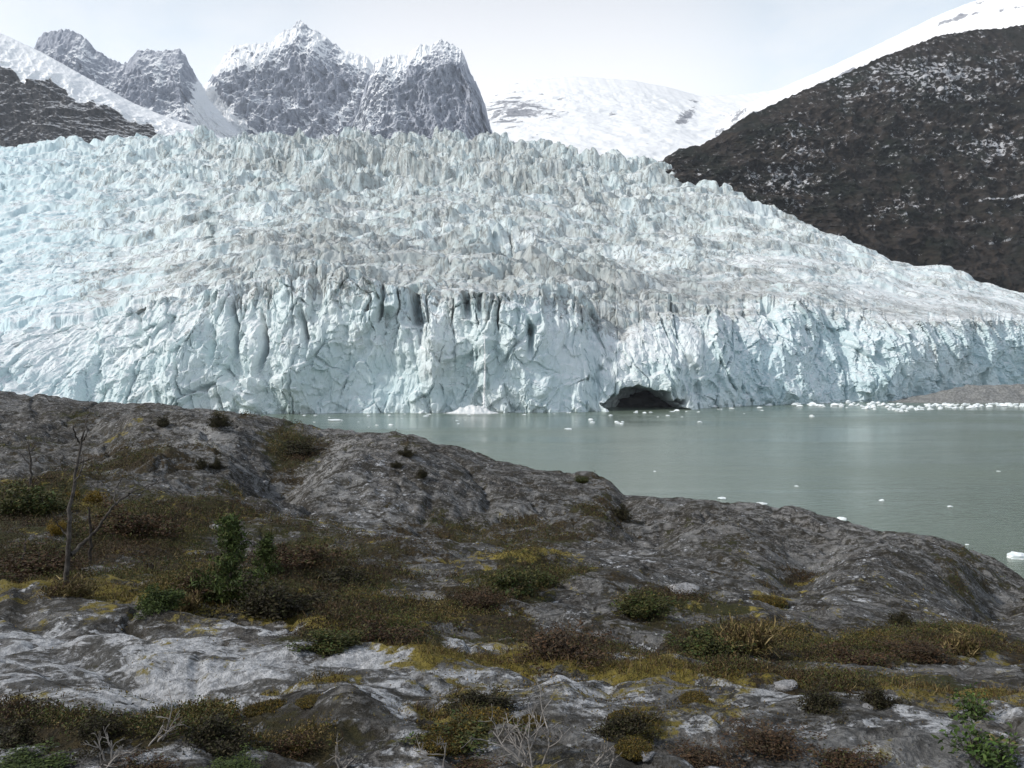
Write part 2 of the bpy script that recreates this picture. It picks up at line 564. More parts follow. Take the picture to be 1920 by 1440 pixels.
def build_glacier():
    c = GC
    Df = tab(c, G_FOOT, 25)
    Dt = Df + tab(c, G_CDEP, 41)
    pt = tab(c, G_CTOPPY, 31)
    Ds = skyD(c)
    ps = tab(c, G_SKYPY, 25)
    zt = EYE + slope(pt) * Dt
    zs = EYE + slope(ps) * Ds
    # surface nodes
    f1, f2 = 0.27, 0.50
    D1 = Dt + (Ds - Dt) * f1; D2 = Dt + (Ds - Dt) * f2
    p1 = pt + (ps - pt) * 0.36; p2 = pt + (ps - pt) * 0.63
    z1 = EYE + slope(p1) * D1; z2 = EYE + slope(p2) * D2
    nS = 1150
    # rows dense in image space
    wq = np.concatenate([np.linspace(0, 0.36, 430), np.linspace(0.36, 0.63, 300)[1:], np.linspace(0.63, 1.0, 340)[1:]])
    fr = np.interp(wq, [0, 0.36, 0.63, 1.0], [0, f1, f2, 1.0])
    zz = np.stack([zt, z1, z2, zs], 0)
    fs = np.array([0, f1, f2, 1.0])
    Zs = np.empty((len(fr), len(c)))
    # Catmull-like smooth interpolation per column
    for j in range(len(c)):
        m = np.gradient(zz[:, j], fs)
        k = np.clip(np.searchsorted(fs, fr, 'right') - 1, 0, 2)
        h = fs[k + 1] - fs[k]; u = (fr - fs[k]) / h
        Zs[:, j] = ((2 * u ** 3 - 3 * u ** 2 + 1) * zz[k, j] + (u ** 3 - 2 * u ** 2 + u) * h * m[k]
                    + (-2 * u ** 3 + 3 * u ** 2) * zz[k + 1, j] + (u ** 3 - u ** 2) * h * m[k + 1])
    Dsf = Dt[None] + (Ds - Dt)[None] * fr[:, None]
    # back rows: surface levels off and dips behind the icefall brow
    nb = 60
    tb = np.linspace(0, 1, nb + 1)[1:]
    Db = Ds[None] + 420 * tb[:, None]
    Zb = zs[None] - 90 * (tb ** 1.3)[:, None]
    Dsf = np.concatenate([Dsf, Db], 0); Zs = np.concatenate([Zs, Zb], 0)
    fr_all = np.concatenate([fr, 1 + tb * 0.3])
    X = (c[None] - 960) / F * Dsf
    Y = Dsf
    # ---- serac field
    amp = (tab(c, [(-450, .55), (100, .6), (350, .85), (550, 1.1), (950, 1.1), (1250, .72), (1500, .42), (1750, .24), (1920, .2), (2300, .2)], 41)[None]
           * np.interp(fr_all, [0, .05, .15, .3, .5, .62, .85, 1.0, 1.3], [15, 14, 14, 18, 24, 34, 38, 36, 20])[:, None])
    wxp = X + 16 * pn(X / 75, Y / 75, 1.0) + 3 * pn(X / 15, Y / 15, 2.0)
    wyp = Y + 16 * pn(X / 75, Y / 75, 7.0) + 3 * pn(X / 15, Y / 15, 9.0)
    def cells(k, rot):
        hs = np.zeros_like(X)
        for sc_, wt, an, e in ((105, .38, .50, .12), (47, .38, .60, .14), (19, .17, .75, .22), (8.5, .07, .85, .3), (4.0, .03, .9, .4)):
            a1, a2, idv, tl = vor((wxp + rot * wyp) / (sc_ * k) + sc_, (wyp - rot * wxp) / (sc_ * an * k) + 3 * sc_)
            hs += wt * (0.12 + 0.88 * idv) * sstep(0.0, e, a2 - a1) * (1.0 + 1.0 * tl - 0.2 * a1 * a1)
        return hs
    fw = sstep(800, 1250, Y)
    hsum = cells(0.9, .25) * (1 - fw) + cells(2.3, -.15) * fw
    rg = ridged(wxp / 75, wyp / 40, 0.5, 5)
    rg2 = ridged(wxp / 34, wyp / 24, 4.5, 3)
    big = fbm(X / 190, Y / 120, 3.3, 3)
    var = 0.22 + 1.15 * sstep(-.30, .32, fbm(X / 120, Y / 75, 9.9, 3))
    # scarps facing down-glacier
    tk = Y / 105 + 0.9 * fbm(X / 150, Y / 200, 6.2, 3) + .10 * pn(X / 22, Y / 30, 5.1)
    tf = tk - np.floor(tk)
    scarp = sstep(0.0, .13, tf) * (1 - tf) ** 1.2
    tk2 = Y / 41 + 1.1 * fbm(X / 70, Y / 90, 16.2, 3) + .12 * pn(X / 10, Y / 14, 15.1)
    tf2 = tk2 - np.floor(tk2)
    scarp2 = sstep(0.0, .18, tf2) * (1 - tf2)
    ck = np.abs(pn(wxp / 26 + 3, Y / 150, 21.0)) + .5 * np.abs(pn(wxp / 60, Y / 60, 22.0))
    ck2 = np.abs(pn(wxp / 13 + 3, Y / 70, 23.0)) + .5 * np.abs(pn(wxp / 30, Y / 30, 24.0))
    gpx = np.broadcast_to(c[None], X.shape)
    zone = np.clip(np.exp(-((fr_all[:, None] - .02) / .10) ** 2) + sstep(.5, .62, fr_all)[:, None] * (1 - .6 * sstep(900, 1250, gpx)), 0, 1) * sstep(200, 420, gpx)
    cracks = zone * (.45 * (1 - sstep(.02, .11, ck)) + .16 * (1 - sstep(.02, .14, ck2)))
    h = amp * (var * (1.05 * hsum + 0.14 * rg + 0.06 * rg2) + 0.75 * big + 0.80 * scarp + 0.36 * scarp2 - cracks - 0.92)
    Zd = Zs + h
    ang = 6.0 * pn(X / 7.0, Y / 7.0, Zd / 22.0)
    sc = 0.45 * amp / 10.0 + 0.5
    X2 = X + sc * 1.5 * pn(X / 6.5, Y / 6.5, Zd / 20.0 + 5)
    Y2 = Y + sc * 1.5 * pn(X / 6.5 + 9, Y / 6.5, Zd / 20.0 + 15) + sc * 1.6 * pn(X / 13, Y / 13, Zd / 34.0)
    # ---- cliff
    nC = 520
    s = np.linspace(0, 1, nC)[:, None]
    zc = -4 + s * (Zd[0][None] + 4)
    Dc = Df[None] + (Dt - Df)[None] * (0.35 * s + 0.65 * s ** 3.2)
    Xc = (c[None] - 960) / F * Dc
    cp = np.broadcast_to(c[None], Xc.shape)
    py = 695 - (zc - EYE) / Dc * F
    wX = Xc + 5 * pn(Xc / 40, zc / 50, 2.2) + .6 * pn(Xc / 3, zc / 3, 2.9)
    wZ = zc + 5 * pn(Xc / 26, zc / 26, 4.4) + .8 * pn(Xc / 3.5, zc / 3.5, 14.4)
    o = 15 * fbm(wX / 75, zc / 110, 1.7, 2)
    o = o + 4.0 * (np.abs(pn(wX / 26, zc / 75, 8.1)) * 2 - .55) + 4.0 * fbm(wX / 28, zc / 40, 8.8, 3)
    o = o + 2.6 * (np.abs(pn(wX / 10.5, zc / 34, 18.1)) * 2 - .5)
    o = o + 1.2 * (np.abs(pn(wX / 4.6, zc / 12, 28.1)) * 2 - .5) + 0.8 * pn(wX / 2.2, zc / 5, 38.1)
    for sc_, wt, an in ((34, 8.5, 1.9), (15, 5.0, 1.8), (6.5, 2.6, 1.6), (2.9, 1.3, 1.4)):
        a1, a2, idv, tl = vor(wX / sc_ + 7 * sc_, wZ / (sc_ * an) + sc_)
        o = o + wt * ((idv - .5) * .8 + 1.0 * tl) * sstep(0, .07, a2 - a1) - wt * .25 * (1 - sstep(0, .07, a2 - a1))
    # broken shelves
    o = o + 3.2 * sstep(.1, .5, fbm(wX / 22, zc / 12, 5.5, 3)) * (1 - s)
    # smooth shaded wall sections
    sm = np.exp(-((cp - 715) / 85) ** 2 - ((py - 715) / 62) ** 2)
    sm = np.maximum(sm, 0.8 * np.exp(-((cp - 1050) / 90) ** 2 - ((py - 690) / 75) ** 2))
    o = o * (1 - 0.72 * sm) - 5 * sm
    # vertical cracks
    crk = np.abs(pn(wX / 21 + 50, zc / 190, 3.9)) + 0.25 * (1 - sstep(.35, .8, s)) + 0.3 * np.abs(pn(wX / 60, zc / 60, 12.0))
    o = o - 14 * (1 - sstep(0.015, 0.10, crk)) * sstep(.25, .6, s) * (cp > 280)
    for (fx, fy, rx, ry, dep) in ((438, 605, 5.5, 48, -26), (491, 645, 4.5, 42, -24), (568, 615, 5, 34, -18), (782, 570, 7, 55, -28), (398, 640, 4, 30, -10),
                                  (880, 565, 7, 32, -20), (905, 560, 5, 30, -14), (990, 630, 5, 32, -18), (886, 668, 14, 14, -7), (250, 615, 16, 24, -8),
                                  (470, 690, 22, 80, 9), (360, 690, 40, 60, 7), (545, 700, 45, 60, 10), (808, 620, 18, 110, 8), (690, 715, 85, 60, -6),
                                  (1560, 665, 60, 70, -22), (1500, 740, 60, 26, 8), (1420, 700, 60, 60, 8), (1690, 650, 50, 60, 8), (1850, 660, 14, 50, 6), (1790, 665, 12, 40, 6),
                                  (1260, 700, 50, 40, 5)):
        o = o + dep * np.exp(-np.abs((cp - fx + 5 * np.sin(zc / 9.0)) / rx) ** 2.4 - np.abs((py - fy) / ry) ** 2.4)
    # cave at the waterline
    ex = (cp - 1210) / 80 + 0.26 * pn(wX / 11, zc / 6, 44.0) + .10 * pn(wX / 3, zc / 3, 4.0)
    apex = 44 * np.clip(1 - np.abs(ex + .12) ** 1.7, 0, 1) ** .8
    wl_y = 695 + EYE / Df[None] * F
    above = wl_y - py
    cave = (np.abs(ex) < 1) * sstep(5.0, -4.0, above - apex)
    o = o - 55 * cave
    edge = np.clip(s * 12, 0, 1)
    Dcl = Dc - o
    Xcl = Xc + 2.2 * pn(Xc / 9, zc / 16, 60.0)
    zcl = zc + 1.5 * pn(Xc / 7, zc / 7, 70.0) * edge * (1 - sstep(.9, 1, s))
    otop = o[-1][None]
    fade = np.exp(-(Dsf - Dt[None]) / 20.0)
    Y2 = Y2 - otop * fade
    X2 = X2 + (Xcl[-1] - X2[0])[None] * fade
    Y2 = Y2 + (Dcl[-1] - Y2[0])[None] * fade
    PX = np.concatenate([Xcl, X2[1:]], 0); PY = np.concatenate([Dcl, Y2[1:]], 0); PZ = np.concatenate([zcl, Zd[1:]], 0)
    # attributes
    gp = np.broadcast_to(c[None], X.shape)
    band = np.exp(-((fr_all[:, None] - 0.12) / .10) ** 2)
    dirt_s = (0.42 + 0.68 * fbm(X / 60, Y / 30, 1.1, 4) + 0.22 * sstep(250, 600, gp) * (1 - sstep(1300, 1700, gp))
              + 0.12 * np.exp(-((fr_all[:, None] - .75) / .2) ** 2) * sstep(350, 600, gp) * (1 - sstep(900, 1150, gp)) + 0.22 * band * (gp > 150))
    dirt_s = dirt_s - 0.3 * (1 - sstep(0, 300, gp))
    dirt_c = 0.05 + 0.5 * fbm(Xc / 30, zc / 26, 6.6, 4) + 0.35 * sstep(.80, 1.0, s) + 0.2 * sstep(.6, .9, s) * sstep(350, 480, cp) * (1 - sstep(1150, 1300, cp)) - 0.2 * (cp < 200)
    dirt_c = dirt_c + .45 * sstep(.30, 1.0, s) * sstep(-.15, .4, fbm(wX / 9, zc / 70, 31.0, 3)) * sstep(250, 420, cp) * (1 - .5 * sstep(1200, 1350, cp))
    dirt_c = dirt_c + 0.35 * np.exp(-((cp - 1140) / 60) ** 2 - ((py - 600) / 30) ** 2)
    blue_s = 0.22 + 0.55 * (1 - sstep(-50, 420, gp)) + 0.35 * fbm(X / 90, Y / 60, 2.4, 3)
    blue_c = 0.22 + 0.35 * fbm(Xc / 60, zc / 40, 2.4, 3) + 0.35 * sstep(1200, 1450, cp) * (1 - sstep(.75, 1, s)) + 0.25 * (1 - sstep(0, 300, cp)) + 0.2 * sm
    A = np.concatenate([dirt_c, dirt_s[1:]], 0); B = np.concatenate([blue_c, blue_s[1:]], 0)
    # even out the row spacing along every column as seen at its distance
    nOut = 1000
    dZ = np.abs(np.diff(PZ, axis=0)); dD = np.abs(np.diff(PY, axis=0))
    w = (dZ + 0.4 * dD) / np.maximum(PY[1:], 300) + 1e-6
    w[-nb:] *= 0.3
    cum = np.concatenate([np.zeros((1, len(c))), np.cumsum(w, 0)], 0)
    q = np.linspace(0, 1, nOut)
    out = [np.empty((nOut, len(c)), np.float32) for _ in range(5)]
    for j in range(len(c)):
        # smooth lengths with neighbours so rows stay aligned
        k0, k1 = max(0, j - 6), min(len(c), j + 7)
        cj = cum[:, k0:k1].mean(1)
        tq = np.interp(q * cj[-1], cj, np.arange(len(cj)))
        i0 = np.clip(tq.astype(int), 0, len(cj) - 2); u = tq - i0
        for k, arr in enumerate((PX, PY, PZ, A, B)):
            out[k][:, j] = arr[i0, j] * (1 - u) + arr[i0 + 1, j] * u
    GL['d'] = out[1]; GL['px'] = 960 + F * out[0] / out[1]; GL['py'] = 695 - (out[2] - EYE) / out[1] * F
    me = grid_mesh("glacier", out[0], out[1], out[2], {"dirt": out[3], "blue": np.clip(out[4], 0, 1)}, smooth=False)
    obj("glacier", me, M['glacier'], kind="structure", category="glacier",
        label="wide crevassed blue-white glacier ending in an ice cliff at the water")
    return Df


G_DF = build_glacier()


# ------------------------------------------------------------------ mountains
def ridge(name, mat, lo, hi, n, crest, Dc, base, Db, rows=260, amp=60, ns=160, jag=6, power=1.0, back=900, drop=350,
          attrs=None, kind="structure", label=None, category=None, seed=0.0, vs=0.5, sharp=True, ckern=1):
    c = np.linspace(lo, hi, n)
    cr = tab(c, crest, ckern); bs = tab(c, base, 15)
    dc = tab(c, Dc, 15) if isinstance(Dc, list) else np.full(n, float(Dc))
    db = tab(c, Db, 15) if isinstance(Db, list) else np.full(n, float(Db))
    t = np.linspace(0, 1, rows)[:, None]
    py = bs[None] + (cr - bs)[None] * t ** power
    D = db[None] + (dc - db)[None] * t
    Z = EYE + slope(py) * D
    X = (c[None] - 960) / F * D
    env = sstep(0, .12, t) * (0.25 + 0.75 * (1 - sstep(.75, 1.0, t)))
    fn = ridged if sharp else fbm
    nz = fn(X / ns + seed, Z / (ns / vs) + seed, D / ns, 5) - 0.25
    nz = nz + 0.50 * fn(X / (ns * .28) + seed, Z / (ns * .28 / vs), D / (ns * .28) + 3, 5)
    nz = nz + 0.13 * fn(X / (ns * .09) + seed, Z / (ns * .09 / vs), D / (ns * .09) + 7, 4)
    D2 = D - amp * nz * env
    X2 = X + 0.25 * amp * fbm(X / ns, Z / ns, 9.0 + seed, 3) * env
    jg = jag * (ridged(X / (ns * .22) + seed, X * 0 + 2.0 + seed, 0.0, 3) - .3) + 0.5 * jag * fbm(X / (ns * .06) + seed, X * 0, 0.0, 3)
    Z2 = Z + jg * t ** 3 + amp * 0.12 * fbm(X / (ns * .3), D / (ns * .3), Z / (ns * .3), 4) * env
    nb = 50
    tb = np.linspace(0, 1, nb + 1)[1:][:, None]
    Db_ = D2[-1][None] + back * tb
    Xb = X2[-1][None] * (Db_ / D2[-1][None])
    Zb = Z2[-1][None] - drop * tb ** 0.9 + 0.2 * amp * fbm(Xb / ns, Db_ / ns, 4.0, 3) * tb
    PX = np.concatenate([X2, Xb]); PY = np.concatenate([D2, Db_]); PZ = np.concatenate([Z2, Zb])
    at_ = {}
    if attrs:
        cp = np.broadcast_to(c[None], py.shape)
        for k, f in attrs.items():
            a = f(cp, py, X, D, Z)
            at_[k] = np.concatenate([a, np.broadcast_to(a[-1][None], Xb.shape)])
    me = grid_mesh(name, PX, PY, PZ, at_)
    o = obj(name, me, mat, kind=kind)
    if label:
        o["label"] = label
    if category:
        o["category"] = category
    return o


# left snow slope with dark cliff below
L_EDGE = [(-400, 20), (-100, 105), (0, 128), (40, 140), (60, 160), (110, 152), (150, 192), (205, 200), (245, 228), (290, 236), (305, 262), (420, 300)]


def left_rock(cp, py, X, D, Z):
    e = np.interp(cp, [p[0] for p in L_EDGE], [p[1] for p in L_EDGE])
    return 0.5 + (py - e + 14 * fbm(cp / 30, py / 22, 2.0, 4)) / 26.0 - 0.8 * sstep(300, 330, cp)


ridge("snowy_mountain_slope", M['leftslope'], -420, 470, 520,
      [(-420, -140), (-150, -10), (0, 60), (80, 96), (160, 142), (250, 192), (320, 222), (400, 248), (470, 290)], 2650,
      [(-420, 330), (0, 330), (300, 320), (470, 330)], 2250, 260, amp=42, ns=150, jag=2, label="snow-covered slope above a dark cliff left of the glacier",
      category="mountain", attrs={"rock": left_rock}, ckern=21, back=500, drop=200)


def zero(cp, py, X, D, Z):
    return np.zeros(cp.shape)


def snow_a(cp, py, X, D, Z):
    return -0.10 + 0.55 * np.exp(-((cp - 310) / 16) ** 2 - ((py - 150) / 34) ** 2) + 1.5 * sstep(366, 400, cp + (py - 160) * 0.10) + 0.3 * sstep(195, 225, py) * sstep(300, 330, cp)


ridge("rocky_peak", M['peak'], 40, 470, 420,
      [(40, 190), (62, 120), (77, 76), (90, 64), (120, 58), (148, 60), (165, 72), (180, 90), (210, 112), (236, 122), (246, 116), (262, 99), (280, 94), (300, 100),
       (318, 98), (340, 92), (352, 102), (364, 130), (385, 165), (402, 196), (440, 238), (470, 270)], 3300,
      [(40, 330), (470, 330)], 2900, 260, amp=70, ns=170, jag=14, label="rounded twin dark crag beside the left snow slope", category="mountain peak",
      attrs={"snow": snow_a}, seed=1.3, vs=.34)


def snow_b(cp, py, X, D, Z):
    s = -0.05 + 0.42 * (1 - sstep(60, 150, py)) + .45 * fbm(cp / 40 + py / 60, py / 30 - cp / 50, 2.0, 4)
    s = s - 0.40 * np.exp(-((cp - 600) / 50) ** 2 - ((py - 180) / 48) ** 2) - 0.30 * np.exp(-((cp - 540) / 30) ** 2 - ((py - 160) / 40) ** 2)
    s = s + 0.9 * np.exp(-(((cp - 470) + (py - 140) * 0.55) / 70) ** 2 - ((py - 130) / 14) ** 2)     # snowy ledge
    s = s + 1.7 * sstep(0, 40, (486 - cp) + (py - 235) * 0.9) * sstep(150, 170, py)                   # apron at the left
    s = s + 0.8 * np.exp(-(((cp - 555) - (py - 200) * 0.9) / 14) ** 2) * sstep(160, 190, py)            # gully
    s = s + 0.7 * np.exp(-(((cp - 668) + (py - 190) * 0.55) / 12) ** 2) * sstep(140, 175, py)          # gully right
    s = s + 0.40 * np.exp(-((cp - 455) / 60) ** 2 - ((py - 105) / 35) ** 2) + .5 * np.exp(-((cp - 690) / 36) ** 2 - ((py - 130) / 26) ** 2)
    s = s + 0.55 * sstep(0, 25, (cp - 640) - (py - 95) * 0.5) * (1 - sstep(120, 150, py))
    return s


ridge("rocky_peak", M['peak'], 330, 780, 460,
      [(330, 230), (380, 175), (405, 140), (428, 104), (445, 86), (470, 84), (500, 86), (515, 78), (528, 66), (548, 58), (560, 46), (567, 40), (576, 52), (600, 62), (622, 80),
       (650, 98), (690, 110), (715, 140), (740, 200), (780, 290)], 3900,
      [(330, 330), (780, 330)], 3400, 280, amp=110, ns=210, jag=16, label="tallest pointed grey peak dusted with snow behind the glacier", category="mountain peak",
      attrs={"snow": snow_b}, seed=4.1, vs=.34)


def snow_c(cp, py, X, D, Z):
    s = -0.08 + 0.42 * (1 - sstep(80, 160, py)) + .40 * fbm(cp / 40 + py / 60, py / 30 - cp / 50, 7.0, 4)
    s = s + 0.6 * np.exp(-(((cp - 740) + (py - 150) * 0.45) / 16) ** 2)
    s = s + 0.5 * np.exp(-(((cp - 700) + (py - 170) * 0.30) / 12) ** 2)
    s = s - 0.50 * np.exp(-((cp - 850) / 45) ** 2 - ((py - 195) / 60) ** 2) - .3 * np.exp(-((cp - 785) / 25) ** 2 - ((py - 190) / 40) ** 2)
    return s


ridge("rocky_peak", M['peak'], 640, 945, 360,
      [(640, 280), (675, 210), (692, 150), (706, 120), (730, 108), (765, 104), (779, 92), (795, 86), (812, 88), (828, 74), (842, 84), (858, 90), (870, 105), (884, 138), (898, 166),
       (910, 200), (922, 245), (945, 300)], 3200,
      [(640, 330), (945, 330)], 2800, 280, amp=80, ns=150, jag=16, label="blunt block-shaped rock peak with a steep right wall", category="mountain peak",
      attrs={"snow": snow_c}, seed=7.7, vs=.34)


def rock_back(cp, py, X, D, Z):
    r = np.zeros(cp.shape)
    for (a, b, rx, ry, w) in ((965, 208, 75, 32, .75), (1040, 218, 34, 14, .5), (1145, 215, 16, 9, .45), (1285, 216, 20, 22, .85), (930, 195, 25, 20, .5)):
        r = np.maximum(r, w * np.exp(-np.abs((cp - a + (py - b) * .5) / rx) ** 2 - np.abs((py - b) / ry) ** 2))
    return r


ridge("snowfield", M['snow'], 840, 1620, 420,
      [(840, 205), (900, 176), (940, 160), (1000, 149), (1080, 143), (1180, 150), (1250, 163), (1310, 181), (1400, 176), (1460, 168), (1620, 168)], 5200,
      [(840, 345), (1620, 345)], 2500, 240, amp=65, ns=360, jag=4, label="bright snowfield rising behind the glacier to the misty skyline", category="snowfield",
      attrs={"rock": rock_back}, sharp=False, ckern=15, seed=2.2, power=0.8)


def rock_rs(cp, py, X, D, Z):
    l = np.interp(cp, [1700, 1760, 1800, 1860, 1920, 2300], [90, 42, 30, 20, 12, -60])
    return 0.55 * np.exp(-((py - l) / 5) ** 2) * sstep(1730, 1765, cp) + 0.45 * sstep(0, 14, py - np.interp(cp, [1430, 1500, 1600, 1640], [208, 176, 132, 120]) + 14) * (cp < 1660)


ridge("snow_ridge", M['snow'], 1340, 2350, 460,
      [(1340, 235), (1400, 195), (1460, 166), (1560, 122), (1650, 80), (1750, 30), (1820, 2), (1920, -32), (2350, -160)],
      [(1340, 3300), (1920, 2700), (2350, 2600)],
      [(1340, 330), (1500, 260), (1920, 150), (2350, 60)], [(1340, 2900), (1920, 2250), (2350, 2150)], 160, amp=25, ns=200, jag=3,
      label="white snow ridge above the dark mountain", category="snow ridge", attrs={"rock": rock_rs}, sharp=False, ckern=15, seed=5.2, back=500, drop=150)


def dark_snow(cp, py, X, D, Z):
    s = 0.10 * fbm(cp / 130, py / 60, 3.0, 3)
    s = s + 0.10 * np.exp(-((cp - 1450) / 70) ** 2 - ((py - 340) / 40) ** 2)
    s = s + 0.10 * np.exp(-((cp - 1700) / 180) ** 2 - ((py - 150) / 60) ** 2)
    s = s + 0.09 * np.exp(-((cp - 1830) / 100) ** 2 - ((py - 290) / 30) ** 2)
    s = s + 0.22 * np.exp(-((py - 377 - (cp - 1870) * -.06) / 2.2) ** 2) * sstep(1780, 1830, cp)
    s = s + 0.20 * np.exp(-((py - 455 - (cp - 1860) * -.22) / 2.2) ** 2) * np.exp(-((cp - 1860) / 45) ** 2)
    s = s - 0.05 * sstep(390, 480, py)
    return s


DK = [(1225, 312), (1240, 303), (1262, 286), (1290, 277), (1310, 276), (1335, 262), (1400, 216), (1430, 206), (1500, 172), (1560, 148), (1600, 132), (1655, 106), (1700, 90), (1750, 70),
      (1790, 62), (1830, 58), (1870, 56), (1920, 46), (2100, 5), (2400, -70)]
dkc = np.array([1225, 1300, 1400, 1560, 1700, 1800, 1920, 2400.0])
dk_db = skyD(dkc) + np.array([150, 150, 130, 110, 100, 90, 80, 80])
ridge("dark_mountain", M['dark'], 1225, 2400, 760, DK,
      [(1225, 1720), (1300, 1720), (1500, 1850), (1700, 1950), (1920, 2050), (2400, 2200)],
      [(1225, 345), (1300, 372), (1400, 415), (1560, 480), (1700, 545), (1800, 565), (1920, 600), (2400, 720)],
      [(a, b) for a, b in zip(dkc, dk_db)], 420, amp=48, ns=150, jag=6, label="dark brown mountainside speckled with snow patches right of the glacier",
      category="mountain", attrs={"snow": dark_snow}, seed=3.9, vs=0.8, back=350, drop=160)

# ------------------------------------------------------------------ water
me = bpy.data.meshes.new("water")
set_mesh(me, np.array([(-6000, -400, 0), (6000, -400, 0), (6000, 6500, 0), (-6000, 6500, 0)], np.float32), np.array([[0, 1, 2, 3]]), False)
obj("water", me, M['water'], kind="structure", category="water", label="calm grey-green fjord water in front of the glacier")

# ------------------------------------------------------------------ foreground hill
CREST = [(-1400, 690), (-400, 712), (0, 735), (60, 742), (150, 752), (300, 765), (420, 777), (500, 786), (560, 792), (620, 806), (680, 818), (750, 834), (900, 866), (1000, 884), (1080, 894),
         (1135, 903), (1156, 918), (1172, 932), (1230, 932), (1300, 940), (1400, 956), (1500, 972), (1600, 994), (1700, 1018), (1800, 1044), (1860, 1058), (1920, 1085), (2050, 1150), (2400, 1260), (3300, 1400)]
CRESTD = [(-1400, 60), (0, 46), (500, 42), (900, 38), (1150, 34), (1500, 31), (1900, 28), (2400, 20), (3300, 12)]
# (fraction of image rows from the bottom y=1440 up to the crest) -> distance is set by nodes:
NODE_PX = [-1400, 0, 300, 600, 900, 1150, 1500, 1920, 2300, 3300]
NODES = {  # per column: (py, D)
    -1400: [(1440, 3.4), (1300, 4.8), (1120, 7.6), (1118, 9.0), (1020, 13), (930, 19), (905, 24)],
    0: [(1440, 3.4), (1300, 4.7), (1112, 7.8), (1110, 9.2), (1020, 13), (925, 19), (905, 24)],
    300: [(1440, 3.4), (1300, 4.7), (1128, 7.4), (1122, 9.0), (1030, 13), (945, 18), (925, 23)],
    600: [(1440, 3.4), (1300, 4.7), (1178, 6.8), (1170, 8.4), (1080, 12), (1000, 17), (985, 21)],
    900: [(1440, 3.4), (1320, 4.6), (1246, 6.0), (1230, 7.6), (1120, 11), (1045, 16), (1030, 20)],
    1150: [(1440, 3.4), (1330, 4.6), (1258, 6.0), (1240, 7.6), (1140, 11), (1075, 15), (1055, 19)],
    1500: [(1440, 3.4), (1350, 4.5), (1290, 6.0), (1250, 8.0), (1180, 11), (1120, 15), (1080, 19)],
    1920: [(1440, 3.4), (1370, 4.5), (1310, 6.2), (1270, 8.5), (1230, 11), (1190, 15), (1150, 20)],
    2300: [(1440, 3.4), (1395, 4.4), (1360, 6.0), (1330, 8.0), (1300, 10), (1280, 12.5), (1265, 15)],
    3300: [(1500, 3.2), (1480, 4.5), (1460, 5.5), (1450, 6.5), (1440, 8.0), (1430, 9), (1420, 10)],
}


def poly_tab(pts, c):
    return np.interp(c, [p[0] for p in pts], [p[1] for p in pts])


V_UP = [(0, 918), (200, 948), (450, 958), (600, 1000), (760, 1040), (1000, 1060), (1200, 1090), (1400, 1130), (1700, 1190), (1920, 1215)]
V_LO = [(0, 1105), (300, 1122), (500, 1150), (650, 1200), (800, 1240), (960, 1240), (1100, 1250), (1400, 1290), (1920, 1340)]


